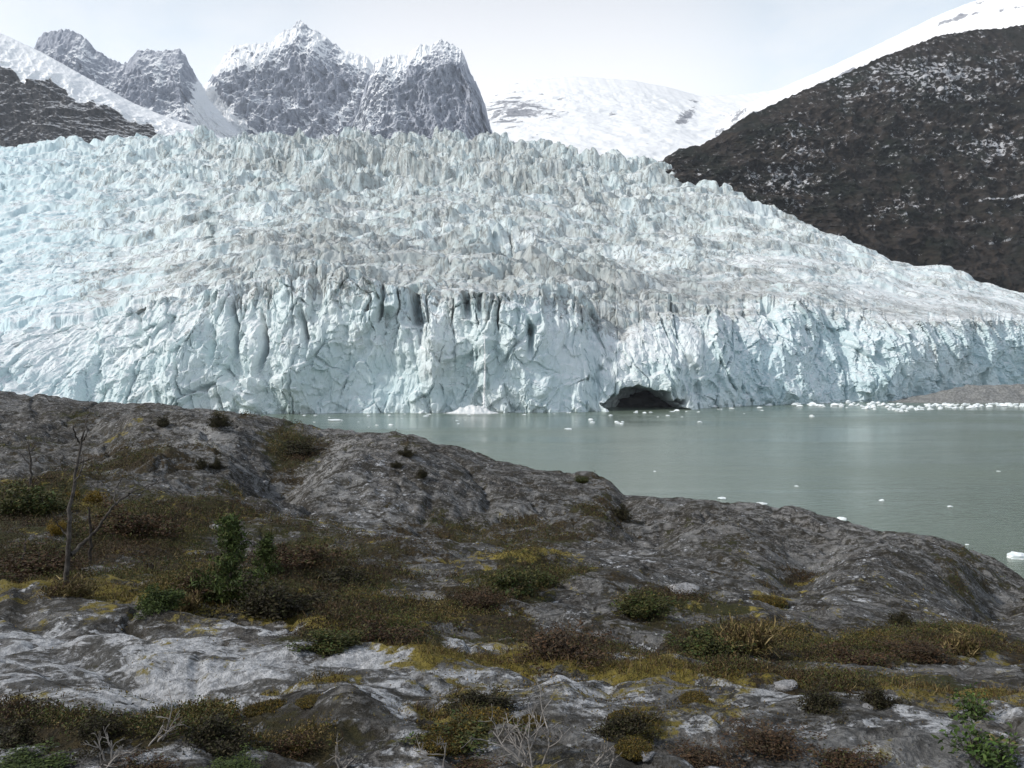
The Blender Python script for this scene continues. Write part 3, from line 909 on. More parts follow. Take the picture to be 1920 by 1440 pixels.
SHRUBS = [
    ("green", 300, 1140, 100, .55, "dark green bush in the hollow between the dead sapling and the young conifer"),
    ("olive", 962, 1118, 110, .55, "round olive-green bush on the rock shelf in the middle of the hill"),
    ("red", 1048, 1236, 190, .42, "wide reddish-brown twiggy shrub beside the pale slab, below the round olive bush"),
    ("dark", 515, 1150, 170, .42, "dark brown shrub overhanging the hollow right of the young conifer's foot"),
    ("brown", 390, 1112, 120, .45, "brown heath bush at the left foot of the young conifer"),
    ("olive", 620, 1215, 120, .35, "low olive shrub spreading behind the mossy rim of the near slab"),
    ("brown", 700, 1200, 150, .38, "brown heath patch under the grey rock step right of the hollow"),
    ("olive", 1205, 1155, 105, .45, "olive tussocky bush beside the dark grey boulder face"),
    ("straw", 1400, 1225, 110, .5, "straw-coloured grassy bush in the middle of the right-hand slope"),
    ("olive", 1330, 1230, 120, .45, "dark olive bush touching the straw-coloured one on its left side"),
    ("red", 1720, 1230, 130, .36, "rust-coloured heath tuft beneath the big grey dome on the right"),
    ("straw", 1810, 1225, 90, .4, "pale straw tuft right of the rust-coloured heath under the grey dome"),
    ("brown", 1600, 1245, 130, .34, "brown heath spread left of the rust-coloured tuft on the right slope"),
    ("dark", 1650, 1322, 80, .65, "dark upright bush beside the smooth dark slab at lower right"),
    ("dark", 1690, 1175, 60, .6, "small dark bush on the flank of the big grey dome"),
    ("dark", 1545, 1330, 110, .40, "dark cushion of heath with pale stones before it, lower right"),
    ("dark", 395, 1395, 150, .50, "large dark heath bush on the near slab at lower left centre"),
    ("dark", 180, 1385, 110, .50, "dark heath bush left of the largest one on the near slab"),
    ("dark", 30, 1390, 120, .42, "dark heath bush at the lower left edge of the near slab"),
    ("brown", 560, 1400, 110, .42, "brown heath clump between the dark bush and the pale boulder hump"),
    ("dark", 900, 1330, 130, .38, "dark heath clump behind the golden moss in the lower middle"),
    ("olive", 865, 1400, 170, .3, "olive heath clump in front of the golden moss in the lower middle"),
    ("dark", 1180, 1372, 120, .42, "dark heath clump with a golden cap beside the small pale boulder"),
    ("red", 1440, 1400, 170, .34, "reddish heath clump in the lower right centre of the slope"),
    ("red", 1320, 1440, 150, .36, "reddish twiggy heath at the bottom edge right of the bare grey shrub"),
    ("brown", 1580, 1440, 160, .32, "brown heath at the bottom edge, lower right"),
    ("green", 60, 1445, 170, .24, "fresh green low plant mat at the bottom left corner"),
    ("green", 440, 1448, 110, .24, "fresh green low plant clump at the bottom edge, left of centre"),
    ("brown", 270, 1450, 140, .3, "brown heath at the bottom edge between two green clumps"),
    ("brown", 900, 1450, 150, .3, "brown heath at the bottom edge near the middle of the picture"),
    ("dark", 410, 800, 46, .55, "small dark bush on the skyline ridge, above the pale rock face"),
    ("dark", 306, 800, 34, .5, "small dark bush on the skyline ridge, left of the one above the pale face"),
    ("dark", 377, 880, 26, .8, "small dark bush on the pale rock face, left of its twin"),
    ("dark", 405, 882, 26, .8, "small dark bush on the pale rock face, right of its twin"),
    ("dark", 762, 856, 30, .6, "upper of the three small dark bushes on the right flank of the ridge"),
    ("dark", 790, 895, 28, .6, "lower of the three small dark bushes on the right flank of the ridge"),
    ("dark", 745, 878, 22, .6, "left one of the three small dark bushes on the right flank of the ridge"),
    ("olive", 1090, 905, 40, .35, "yellowish olive tuft on the rounded end of the ridge"),
    ("olive", 60, 965, 130, .45, "green bush mound on the mossy rock at the left edge"),
    ("brown", 250, 1010, 150, .4, "brown heath patch behind the dead sapling"),
    ("brown", 560, 1060, 140, .4, "brown heath patch right of the young conifer's top"),
    ("brown", 60, 1080, 150, .4, "brown heath patch at the left edge, behind the dead sapling's foot"),
    ("dark", 640, 1100, 120, .4, "dark heath patch before the grey rock step in the middle left"),
    ("red", 900, 1140, 100, .45, "rusty heath bush just left below the round olive bush"),
    ("olive", 1010, 1100, 80, .4, "small olive bush right behind the round olive one"),
    ("dark", 560, 850, 84, .26, "dark heath filling the shaded crease of the ridge"),
    ("dark", 1165, 975, 46, .7, "dark bush in the cleft behind the rounded end of the ridge"),
    ("straw", 130, 1118, 90, .35, "straw-coloured grass tuft round the foot of the dead sapling"),
    ("straw", 345, 1140, 60, .5, "straw-coloured grass tuft before the dark green bush"),
]


class Ground:
    pass


GR = Ground()


def build_ground():
    c = np.concatenate([np.linspace(-1400, -60, 130)[:-1], np.linspace(-60, 1980, 1150), np.linspace(1980, 3300, 130)[1:]])
    cr = poly_tab(CREST, c); cd = tab(c, CRESTD)
    nn = len(NODES[0])
    nd = np.stack([np.interp(c, NODE_PX, [NODES[p][k][1] for p in NODE_PX]) for k in range(nn)] + [cd])
    npy = np.stack([np.interp(c, NODE_PX, [NODES[p][k][0] for p in NODE_PX]) for k in range(nn)] + [cr])
    npy[nn - 1] = np.maximum(npy[nn - 1], cr + 6)
    nz = slope(npy) * nd
    for k in range(nn + 1):
        q = 91 if k < nn else 17
        nz[k] = smooth1(nz[k], q); nd[k] = smooth1(nd[k], q)
    rows_f = 760
    d0 = np.concatenate([np.full((1, len(c)), 0.7), np.full((1, len(c)), 1.9), nd]); z0 = np.concatenate([nz[:1] + .03, nz[:1] + .015, nz])
    uk = np.array([0, 30, 75, 205, 330, 370, 450, 540, 575, 760.0]); uk /= uk[-1]
    u = np.linspace(0, 1, rows_f)
    ki = np.clip(np.searchsorted(uk, u, 'right') - 1, 0, len(uk) - 2)
    hh = (uk[ki + 1] - uk[ki])[:, None]; tt = ((u - uk[ki])[:, None]) / hh

    def herm(v):
        sec = np.diff(v, axis=0) / np.diff(uk)[:, None]
        m = np.zeros_like(v)
        pr = sec[:-1] * sec[1:]
        hm = np.where(pr > 0, 2 * pr / np.where(np.abs(sec[:-1] + sec[1:]) < 1e-9, 1e-9, sec[:-1] + sec[1:]), 0)
        m[1:-1] = hm
        m[0] = sec[0]; m[-1] = sec[-1]
        return ((2 * tt ** 3 - 3 * tt ** 2 + 1) * v[ki] + (tt ** 3 - 2 * tt ** 2 + tt) * hh * m[ki] + (-2 * tt ** 3 + 3 * tt ** 2) * v[ki + 1] + (tt ** 3 - tt ** 2) * hh * m[ki + 1])
    Dl = herm(d0)
    Zl = herm(z0)
    # far side falls to the water
    nb = 70
    tb = np.linspace(0, 1, nb + 1)[1:][:, None]
    sl = np.maximum(0.42, -slope(cr) * 1.0 + 0.28)
    L = (EYE + 3 + Zl[-1]) / sl
    Db = Dl[-1][None] + L[None] * tb ** 1.3
    s0 = slope(cr)
    Zb = Zl[-1][None] + (-(EYE + 3) - Zl[-1])[None] * tb ** 1.15
    D = np.concatenate([Dl, Db]); Z = np.concatenate([Zl, Zb]) + EYE
    X = (c[None] - 960) / F * D
    Y = D
    # relief
    cp = np.broadcast_to(c[None], D.shape)
    py0 = 695 - (Z - EYE) / D * F
    far = sstep(17, 24, D)
    near = 1 - sstep(9, 14, D)
    gn = .5 + .5 * sstep(5, 12, D)
    rel = gn * (0.17 * fbm(X / 3.2, Y / 2.4, 1.0, 3) + 0.10 * ridged(X / 1.6, Y / .7, 2.0, 4)) + .05 * fbm(X / .7, Y / .4, 2.7, 4)
    rel = rel + far * (0.60 * fbm(X / 6.0, Y / 7.0, 4.0, 3) + 0.34 * ridged(X / 3.0, Y / 3.4, 5.0, 5) + .12 * ridged(X / .9, Y / 1.1, 5.5, 4) - .15) * (1 - .75 * sstep(.0, 1.0, (D - .75 * D[rows_f - 1][None]) / (.25 * D[rows_f - 1][None])))
    rel = rel + near * 0.030 * fbm(X / .28, Y / .28, 7.0, 4) + near * .02 * ridged(X / .5 + Y * .4, Y / .16, 3.3, 3)
    # stepped slabs dipping to the right
    k = (Y * 1.1 + X * 0.55 + 0.8 * fbm(X / 2.5, Y / 2.5, 8.0, 3))
    st = k - np.floor(k)
    rel = rel + (1 - far) * 0.07 * (sstep(0, .82, st) - sstep(.86, 1.0, st))
    # joints in the bedrock
    j1, j2, jid, jt = vor((X + .9 * pn(X / 3, Y / 3, 3.0)) / 4.2 + (Y / 9.0), (Y + .9 * pn(X / 3, Y / 3, 9.0)) / 5.5)
    rel = rel + (jt * .30 + (jid - .5) * .22) * sstep(0, .3, j2 - j1) * (.10 + .90 * far) - (.05 + .07 * far) * (1 - sstep(0, .09, j2 - j1))
    j1, j2, jid, jt = vor((X + .3 * pn(X / .8, Y / .8, 3.0)) / 1.3 + (Y / 3.0), (Y + .3 * pn(X / .8, Y / .8, 9.0)) / 1.1)
    rel = rel + (.45 + .55 * sstep(6, 16, D)) * (jt * .14 + (jid - .5) * .05) * sstep(0, .35, j2 - j1) - .035 * (1 - sstep(0, .10, j2 - j1))
    # named humps and hollows of this hill (px, py, rx, ry, metres)
    hum = np.zeros_like(D)
    for (a, b, rx, ry, w) in ((370, 845, 130, 60, .75), (725, 895, 150, 62, .95), (545, 890, 70, 60, -.75), (500, 915, 60, 24, -.4), (130, 830, 110, 50, -.45), (1085, 935, 85, 30, .15), (1168, 955, 30, 40, -.10),
                              (950, 985, 120, 30, -.5), (1400, 1015, 150, 44, .55), (1230, 1010, 60, 30, -.35), (1700, 1085, 150, 56, .85), (1500, 1090, 60, 34, -.4), (1870, 1130, 60, 40, -.5),
                              (120, 938, 200, 12, .38), (430, 962, 120, 10, .2), (780, 1048, 130, 12, .22), (1010, 1072, 120, 12, .22), (1180, 1110, 90, 16, .16), (1560, 1180, 150, 20, .14),
                              (650, 1385, 80, 44, .12), (1050, 1335, 46, 26, .09), (530, 1142, 90, 16, -.20), (360, 1352, 90, 26, -.10), (870, 1330, 90, 20, -.06), (1600, 1370, 200, 30, .05), (1100, 1215, 200, 20, -.12)):
        hum = hum + w * np.exp(-((cp - a) / rx) ** 2 - ((py0 - b) / ry) ** 2)
    Z = Z + rel + hum
    # masks
    up = poly_tab(V_UP, cp); lo = poly_tab(V_LO, cp)
    n1 = fbm(X / 1.6, Y / 1.6, 11.0, 4); n2 = fbm(X / 5.0, Y / 7.0, 12.0, 3); n3 = fbm(X / .55, Y / .45, 13.0, 4)
    valley = sstep(-14, 16, py0 - up) * sstep(-10, 16, lo - py0)
    heath = 0.12 + 0.60 * n1 * (1 - .3 * far) + 0.5 * n2 + valley * (0.46 - 0.12 * sstep(300, 700, cp) - 0.10 * sstep(900, 1400, cp))
    for (a, b, rx, ry, w) in ((230, 880, 150, 46, .6), (545, 835, 60, 50, .6), (120, 800, 110, 30, .25), (940, 1000, 150, 38, .5), (1480, 1080, 120, 26, .4), (1250, 960, 90, 20, .25), (880, 920, 60, 20, .3), (430, 930, 90, 16, .4), (1130, 935, 40, 34, .35),
                              (640, 990, 120, 26, .25), (410, 793, 22, 13, .6), (458, 796, 14, 9, .5), (375, 865, 20, 14, .5), (405, 870, 15, 14, .5), (745, 850, 24, 16, .4), (770, 880, 22, 12, .5),
                              (800, 900, 20, 12, .5), (150, 775, 40, 14, .4), (700, 950, 60, 40, -.3), (400, 840, 55, 40, -.35), (600, 900, 60, 40, -.3), (1320, 1060, 90, 30, .3), (1080, 1010, 100, 20, .3),
                              (1800, 1110, 60, 50, .25), (1600, 1090, 80, 30, -.2),
                              (370, 1372, 90, 36, .65), (60, 1405, 130, 36, .55), (250, 1440, 240, 34, .8), (600, 1440, 90, 26, .5), (860, 1385, 90, 30, .2), (1000, 1440, 150, 30, .4),
                              (1480, 1405, 90, 26, .12), (1380, 1300, 160, 26, .45), (180, 1255, 200, 22, .25), (560, 1215, 130, 24, .35), (540, 1140, 120, 22, .6), (1750, 1390, 140, 40, -.5),
                              (150, 1200, 120, 30, -.1), (1560, 1330, 60, 24, .4)):
        heath = heath + w * np.exp(-((cp - a) / rx) ** 2 - ((py0 - b) / ry) ** 2)
    slab = np.exp(-((cp - 330) / 520) ** 2 - ((py0 - 1265) / 80) ** 2)
    for (_k, a, b, w, _r, _l) in SHRUBS:
        if 960 < b < 1290 and w > 70:
            heath = heath + .42 * np.exp(-((cp - a) / (.75 * w)) ** 2 - ((py0 - b) / (.22 * w)) ** 2)
    heath = heath + .30 * sstep(.15, .45, fbm(X / 1.3, Y / .5, 61.0, 3)) * slab
    mossband = np.exp(-((py0 - lo - 16) / 15) ** 2) * sstep(40, 200, cp) * (1 - .35 * sstep(900, 1200, cp))
    moss = 0.22 + 0.50 * fbm(X / .9, Y / .6, 21.0, 4) + 0.30 * n2 + 0.62 * mossband - .16 * far + .06 * valley - .04 * slab * (1 - mossband)
    for (a, b, rx, ry, w) in ((500, 1325, 42, 12, .7), (610, 1310, 60, 10, .5), (850, 1360, 80, 40, .5), (820, 1385, 60, 14, .5), (1150, 1300, 120, 40, .22), (1190, 1405, 50, 14, .7), (1060, 1290, 200, 30, .18),
                              (1350, 1370, 120, 30, .2), (230, 825, 60, 14, .4), (40, 925, 90, 12, .35), (620, 800, 50, 5, .4), (1440, 1130, 50, 14, .4), (60, 1130, 120, 14, .3), (1000, 1068, 90, 10, .45)):
        moss = moss + w * np.exp(-((cp - a) / rx) ** 2 - ((py0 - b) / ry) ** 2)
    heath = heath - .22 * slab
    lichen = 0.08 + 0.66 * slab + .22 * sstep(1180, 1300, py0) * (1 - .6 * sstep(1000, 1500, cp)) + 0.3 * n3 + 0.20 * n1 + 0.18 * (1 - far) - 0.1 * valley
    lichen = lichen + 0.25 * np.exp(-((cp - 700) / 60) ** 2 - ((py0 - 960) / 60) ** 2) + .2 * np.exp(-((cp - 1250) / 150) ** 2 - ((py0 - 1240) / 20) ** 2)
    pale = 0.10 * far + 0.35 * far * fbm(X / 4, Y / 4, 31.0, 3) + 0.9 * (np.exp(-((cp - 640) / 110) ** 2 - ((py0 - 880) / 70) ** 2) + np.exp(-((cp - 380) / 70) ** 2 - ((py0 - 840) / 50) ** 2)) + 0.5 * sstep(1150, 1500, cp) * far
    # moss and heath build up a soft skin
    Z = Z + 0.035 * sstep(.45, .65, moss + .3 * n3) * (1 - .5 * far) + 0.03 * sstep(.45, .65, heath)
    me = grid_mesh("hill", X, Y, Z, {"lichen": lichen, "heath": heath, "moss": moss, "pale": np.clip(pale, 0, 1)})
    obj("hill", me, M['ground'], kind="structure", category="ground", label="rounded grey bedrock hill with lichen, moss and heath in the foreground")
    GR.X, GR.Y, GR.Z, GR.c, GR.rows = X, Y, Z, c, rows_f
    GR.heath, GR.moss, GR.lichen, GR.valley, GR.far = heath, moss, lichen, valley, far
    GR.py = 695 - (Z - EYE) / D * F


build_ground()


def ground_at(px, py):
    """first visible ground point seen at a photo pixel"""
    j = int(np.argmin(np.abs(GR.c - px)))
    col = GR.py[:GR.rows, j]
    i = int(np.argmax(col <= py)) if (col <= py).any() else GR.rows - 1
    return (float(GR.X[i, j]), float(GR.Y[i, j]), float(GR.Z[i, j]))

# ------------------------------------------------------------------ haze
def build_haze():
    x0, x1, y0, y1, z0, z1 = -6050, 6050, -450, 6600, -31, 2100
    v = np.array([(x, y, z) for x in (x0, x1) for y in (y0, y1) for z in (z0, z1)], np.float32)
    f = np.array([(0, 1, 3, 2), (4, 6, 7, 5), (0, 4, 5, 1), (2, 3, 7, 6), (0, 2, 6, 4), (1, 5, 7, 3)])
    me = bpy.data.meshes.new("haze")
    set_mesh(me, v, f, False)
    m = bpy.data.materials.new("thin_haze"); m.use_nodes = True
    n = m.node_tree.nodes; n.clear()
    o = n.new('ShaderNodeOutputMaterial'); p = n.new('ShaderNodeVolumePrincipled')
    p.inputs['Color'].default_value = (0.86, 0.92, 1.0, 1)
    p.inputs['Density'].default_value = 4.6e-5
    p.inputs['Anisotropy'].default_value = 0.2
    m.node_tree.links.new(p.outputs['Volume'], o.inputs['Volume'])
    obj("haze", me, m, kind="stuff")


build_haze()

# ------------------------------------------------------------------ small setting pieces at the ice front
def blob_mesh(name, sx, sy, sz, seed, n=2, amp=0.25, ns=1.0, flat=0.0):
    """an irregular lump: icosphere-like grid pushed about by noise; flat pulls it into facets"""
    import bmesh
    bm = bmesh.new()
    bmesh.ops.create_icosphere(bm, subdivisions=n, radius=1.0)
    co = np.array([v.co[:] for v in bm.verts])
    d = 1 + amp * fbm(co[:, 0] * ns + seed * 3.1, co[:, 1] * ns + seed * 1.7, co[:, 2] * ns + seed, 3) * 2
    co = co * d[:, None]
    if flat:
        r = np.random.default_rng(int(seed * 10) + 5)
        for _ in range(9):
            v = r.normal(size=3); v /= np.linalg.norm(v)
            lim = r.uniform(.55, .9)
            p = co @ v
            co = co - np.maximum(p - lim, 0)[:, None] * v[None] * flat
    co = co * np.array([sx, sy, sz])
    for v, q in zip(bm.verts, co):
        v.co = q
    me = bpy.data.meshes.new(name)
    bm.to_mesh(me); bm.free()
    if n > 3:
        me.polygons.foreach_set('use_smooth', np.ones(len(me.polygons), dtype=bool))
    return me


def water_at(px, py):
    D = -EYE / float(slope(py))
    return ((px - 960) / F * D, D, 0.0)


# gravel bank by the right end of the ice front
def build_bank():
    p = np.linspace(-1, 1, 170)[None]; q = np.linspace(-1, 1, 90)[:, None]
    L, Wd, Hh = 125.0, 46.0, 14.0
    X = p * L + 0 * q; Y = q * Wd + 0 * p
    r = np.sqrt((p * 1.0) ** 2 + q ** 2)
    Z = Hh * (1 - sstep(.15, 1.0, r + .12 * fbm(X / 14, Y / 14, 2.0, 3))) * (1 + .3 * fbm(X / 12, Y / 12, 1.0, 4)) - 1.0
    Z = Z + 1.2 * fbm(X / 4, Y / 4, 5.0, 3) * (Z > 0)
    me = grid_mesh("gravel_bank", X, Y, Z)
    o = obj("gravel_bank", me, M['gravel'], kind="structure", category="gravel bank", label="brown gravel bank at the right end of the ice front")
    o.location = ((1880 - 960) / F * 732, 732, 0.0)
    o.rotation_euler = (0, 0, R(14))


build_bank()

# bedrock inside the cave
dcv = 26 * 1600 / (763 - 695.0)
me = blob_mesh("cave_bedrock", 27, 14, 10.5, 3.3, 5, .24, 1.9)
o = obj("cave_bedrock", me, M['caverock'], kind="structure", category="bedrock", label="dark wet bedrock showing in the cave under the ice front")
o.location = ((1218 - 960) / F * (dcv + 12), dcv + 12, -0.5)
o.rotation_euler = (0, R(3), R(8))


# thin fall of meltwater and the heap of broken ice below it
def build_fall():
    d = glacier_at(908, 700, 8)
    x = (908 - 960) / F * d
    zt, zb = EYE - (628 - 695) / F * d, 0.2
    n = 90; k = 8
    co = []; r_ = np.random.default_rng(3)
    zz = np.linspace(zt, zb, n)
    for i, z in enumerate(zz):
        t = i / (n - 1)
        dd = glacier_at(908, 695 - (z - EYE) / d * F, 6)
        dd = min(dd, d + 4) - 0.7 - 2.0 * t
        w = 0.22 + 0.55 * t + 0.3 * math.sin(i * 1.7) * t + r_.uniform(-.15, .15)
        xx = x + 0.5 * math.sin(t * 4) + r_.uniform(-.12, .12)
        for a in range(k):
            th = 2 * math.pi * a / k
            co.append((xx + w * math.cos(th), dd + .5 * w * math.sin(th), z))
    f = [(i * k + a, i * k + (a + 1) % k, (i + 1) * k + (a + 1) % k, (i + 1) * k + a) for i in range(n - 1) for a in range(k)]
    me = bpy.data.meshes.new("waterfall"); set_mesh(me, np.array(co), np.array(f))
    obj("waterfall", me, M['foam'], category="waterfall", label="thin white meltwater fall dropping down the ice cliff onto a heap of broken ice")
    p = np.linspace(-1, 1, 90)[None]; q = np.linspace(-1, 1, 50)[:, None]
    r = np.sqrt(p ** 2 + q ** 2)
    X = p * 20 + 0 * q; Y = q * 9 + 0 * p
    Z = 5.0 * (1 - sstep(0, 1, r + .2 * fbm(X / 5, Y / 5, 3.0, 3))) * (1 + .5 * fbm(X / 3, Y / 3, 1.0, 4)) - .5
    me = grid_mesh("ice_heap", X, Y, Z)
    o = obj("ice_heap", me, M['snowice'], category="ice heap", label="low heap of broken white ice at the foot of the meltwater fall")
    d2 = glacier_at(885, 758, 8)
    o.location = ((886 - 960) / F * (d2 - 7), d2 - 7, 0)


M['foam'] = mat_simple("white_falling_water", (0.80, 0.82, 0.83), (0.9, 0.9, 0.9), 0.8, 0.4, 0.3, 0.4, 0.3)
M['snowice'] = mat_simple("broken_white_ice", (0.66, 0.71, 0.72), (0.88, 0.88, 0.88), 0.5, 0.6, 0.2, 0.9, 1.2)
build_fall()

# ------------------------------------------------------------------ floating ice
ICE = [blob_mesh("ice_floe", 1, .8, .55, 1.0 + 1.7 * k, 3, .38, 1.3, .8) for k in range(7)]


def floe(px, py, w, hfrac, label, group=None, k=0, cat="ice floe", name="ice_floe"):
    x, y, _ = water_at(px, py)
    s = w / F * y / 2
    o = obj(name, ICE[k % 7], M['ice'], category=cat, label=label)
    if group:
        o['group'] = group
    o.location = (x, y, s * hfrac * .12)
    o.rotation_euler = (0, 0, [0.0, 2.9, .5, 3.4, -.35, 2.6, .2][(k * 3) % 7])
    o.scale = (s, s * .9, s * hfrac)
    return o


FG = "ice floes drifting on the fjord"
for i, (px, py, w, hf, lab) in enumerate([
    (1580, 974, 21, .75, "white ice floe with a flat top, the largest close above the hill's shoulder"),
    (1428, 945, 22, .55, "long thin white ice floe just above the hillside edge, right of a smaller pale one"),
    (1356, 936, 17, .8, "pale bluish ice floe half hidden by the hill crest"),
    (1912, 1045, 48, .55, "long white ice slab cut off by the right edge of the picture beside the hill"),
    (1655, 939, 11, .9, "small upright white ice chunk in the open water right of the largest nearby floe"),
    (1783, 950, 13, .5, "small flat white ice sliver in open water, farthest right of the mid-water pieces"),
    (1495, 912, 9, .6, "tiny grey-white ice piece alone in mid water, left of the small upright chunk"),
    (1228, 884, 6, .6, "tiny ice speck alone in the water just beyond the hill crest"),
    (1522, 782, 10, 1.5, "small pale ice spike standing out of the water far off before the bright alcove"),
    (1067, 806, 15, .7, "white ice piece, nearest to the viewer of those drifting before the cave"),
    (1112, 793, 12, .7, "white ice piece drifting between the nearest one and the cave mouth"),
    (1160, 794, 10, .6, "small low ice piece drifting straight in front of the cave mouth"),
    (1312, 792, 12, .7, "white ice piece drifting right of the cave beneath the bright lip of ice"),
    (1270, 771, 14, .8, "white ice piece floating at the right corner of the cave mouth"),
    (1816, 1021, 8, .5, "tiny ice sliver in dark water near the long slab at the picture's right edge"),
    (1873, 884, 8, .6, "tiny ice speck in open water below the gravel bank"),
    (630, 789, 26, .4, "long low ice floe near the ice cliff just beyond the hill crest"),
    (800, 781, 14, .5, "low white ice floe left of the heap under the meltwater fall"),
]):
    floe(px, py, w, hf, lab, FG, i)
r_ = random.Random(5)
for i in range(46):
    px = r_.uniform(560, 1440)
    foot = 695 + EYE / float(np.interp(px, GC, G_DF)) * F
    py = foot + r_.uniform(1.5, 5) + (r_.random() ** 3) * 22
    floe(px, py, r_.uniform(4, 11), r_.uniform(.4, .9), "tiny white ice fragment drifting close to the foot of the ice cliff", "tiny ice fragments along the ice cliff", i, "ice fragment", "ice_fragment")
for i in range(210):
    px = 1440 + 500 * r_.random() ** .8
    foot = float(np.interp(px, [1440, 1560, 1700, 1920], [759, 758, 763, 761]))
    lo = float(np.interp(px, [1440, 1560, 1640, 1700, 1760, 1920], [762, 764, 768, 773, 767, 764]))
    py = r_.uniform(foot - 4, lo)
    floe(px, py, r_.uniform(4, 10) + 9 * r_.random() ** 3, r_.uniform(.7, 1.3), "rough white ice block jammed in the belt of brash ice by the gravel bank", "brash ice blocks by the gravel bank", i, "ice block", "ice_block")
for i in range(26):
    px = r_.uniform(1300, 1430) if i % 2 else r_.uniform(1330, 1400)
    py = float(np.interp(px, [1300, 1430], [766, 759])) - r_.uniform(0, 4)
    floe(px, py, r_.uniform(9, 30), r_.uniform(.5, .9), "white fallen ice block at the foot of the bright ice right of the cave", "fallen ice blocks right of the cave", i, "ice block", "ice_block")


# ------------------------------------------------------------------ plants
def mat_leaf(name, rough=0.7, spec=0.2):
    t = NT(name)
    c = t.attr("tint", True)
    n = t.noise(60.0, 2, 0.5)
    c2 = t.mix(t.rng(n, .3, .7), c, t.mix(0.5, c, (0.02, 0.015, 0.01)))
    return t.fin(c2, rough, spec)


M['leaf'] = mat_leaf("small_leaves")
M['twig'] = mat_simple("brown_twig_bark", (0.035, 0.028, 0.022), (0.10, 0.085, 0.07), 40, 0.9, 0.1, 0.5, .004)
M['grey_wood'] = mat_simple("weathered_grey_wood", (0.028, 0.025, 0.022), (0.095, 0.086, 0.078), 25, 0.9, 0.1, 0.7, .006)
M['pale_twig'] = mat_simple("bleached_twigs", (0.11, 0.10, 0.09), (0.30, 0.28, 0.26), 25, 0.9, 0.1, 0.5, .004)
M['char'] = mat_simple("dark_dead_wood", (0.018, 0.016, 0.014), (0.06, 0.052, 0.045), 25, 0.9, 0.1, 0.7, .006)
M['moss'] = mat_simple("golden_cushion_moss", (0.045, 0.036, 0.012), (0.15, 0.115, 0.032), 26, 0.95, 0.05, 1.0, .03)
M['stone'] = mat_simple("pale_loose_stone", (0.16, 0.16, 0.16), (0.42, 0.42, 0.43), 6, 0.85, 0.2, 0.7, .05)

OLIVE = [(0.060, 0.064, 0.018), (0.095, 0.088, 0.024), (0.042, 0.046, 0.015)]
GREEN = [(0.045, 0.075, 0.018), (0.075, 0.105, 0.024), (0.032, 0.050, 0.014)]
BRIGHT = [(0.060, 0.115, 0.022), (0.095, 0.150, 0.035), (0.035, 0.065, 0.016)]
BROWN = [(0.055, 0.030, 0.016), (0.085, 0.046, 0.022), (0.035, 0.021, 0.013)]
DARK = [(0.030, 0.025, 0.014), (0.046, 0.038, 0.017), (0.022, 0.020, 0.012)]
RED = [(0.090, 0.056, 0.030), (0.070, 0.045, 0.024), (0.066, 0.054, 0.026)]
STRAW = [(0.20, 0.150, 0.060), (0.14, 0.100, 0.040), (0.25, 0.195, 0.090)]
GOLD = [(0.22, 0.140, 0.016), (0.28, 0.19, 0.030), (0.12, 0.085, 0.015)]


def leaves_mesh(name, pos, nrm_bias, size, cols, rg, aspect=2.0):
    """one small bent leaf (two quads) per position"""
    n = len(pos)
    d = rg.normal(size=(n, 3)); d += nrm_bias; d /= np.linalg.norm(d, axis=1)[:, None]
    e = np.cross(d, rg.normal(size=(n, 3))); e /= np.linalg.norm(e, axis=1)[:, None]
    f = np.cross(d, e)
    s = (size * rg.uniform(.55, 1.35, n))[:, None]
    w = s / aspect / 2
    p0 = pos; p1 = pos + d * s * .5 + f * s * .10; p2 = pos + d * s
    co = np.stack([p0 - e * w * .35, p0 + e * w * .35, p1 + e * w, p1 - e * w, p2 + e * w * .2, p2 - e * w * .2], 1).reshape(-1, 3)
    b = np.arange(n)[:, None] * 6
    q = np.concatenate([b + np.array([[0, 1, 2, 3]]), b + np.array([[3, 2, 4, 5]])], 0)
    cc = (np.array(cols)[rg.choice(len(cols), n)] if isinstance(cols, list) else cols) * rg.uniform(.75, 1.3, (n, 1))
    me = bpy.data.meshes.new(name)
    set_mesh(me, co, q, False)
    set_attr(me, "tint", np.repeat(cc, 6, 0))
    return me


def tubes_mesh(name, paths, k=5):
    """paths: list of (points Nx3, radii N)"""
    cos, fs, off = [], [], 0
    ang = np.arange(k) / k * 2 * math.pi
    for P, r in paths:
        P = np.asarray(P, float); r = np.asarray(r, float); n = len(P)
        T = np.gradient(P, axis=0); T /= np.linalg.norm(T, axis=1)[:, None] + 1e-9
        ref = np.array([0.31, .17, .93]) if abs(T[0, 2]) < .9 else np.array([.95, .2, .1])
        A = np.cross(T, ref); A /= np.linalg.norm(A, axis=1)[:, None] + 1e-9
        B = np.cross(T, A)
        ring = P[:, None] + r[:, None, None] * (np.cos(ang)[None, :, None] * A[:, None] + np.sin(ang)[None, :, None] * B[:, None])
        cos.append(ring.reshape(-1, 3))
        i = np.arange(n - 1)[:, None] * k; a = np.arange(k)[None]
        fs.append(np.stack([i + a, i + (a + 1) % k, i + k + (a + 1) % k, i + k + a], -1).reshape(-1, 4) + off)
        off += n * k
    me = bpy.data.meshes.new(name)
    set_mesh(me, np.concatenate(cos), np.concatenate(fs))
    return me


def wander(p, d, L, n, wob, rg, lift=0.0):
    P = [np.array(p, float)]; d = np.array(d, float); d /= np.linalg.norm(d)
    for _ in range(n):
        d = d + rg.normal(size=3) * wob + np.array([0, 0, lift]); d /= np.linalg.norm(d)
        P.append(P[-1] + d * L / n)
    return np.array(P)


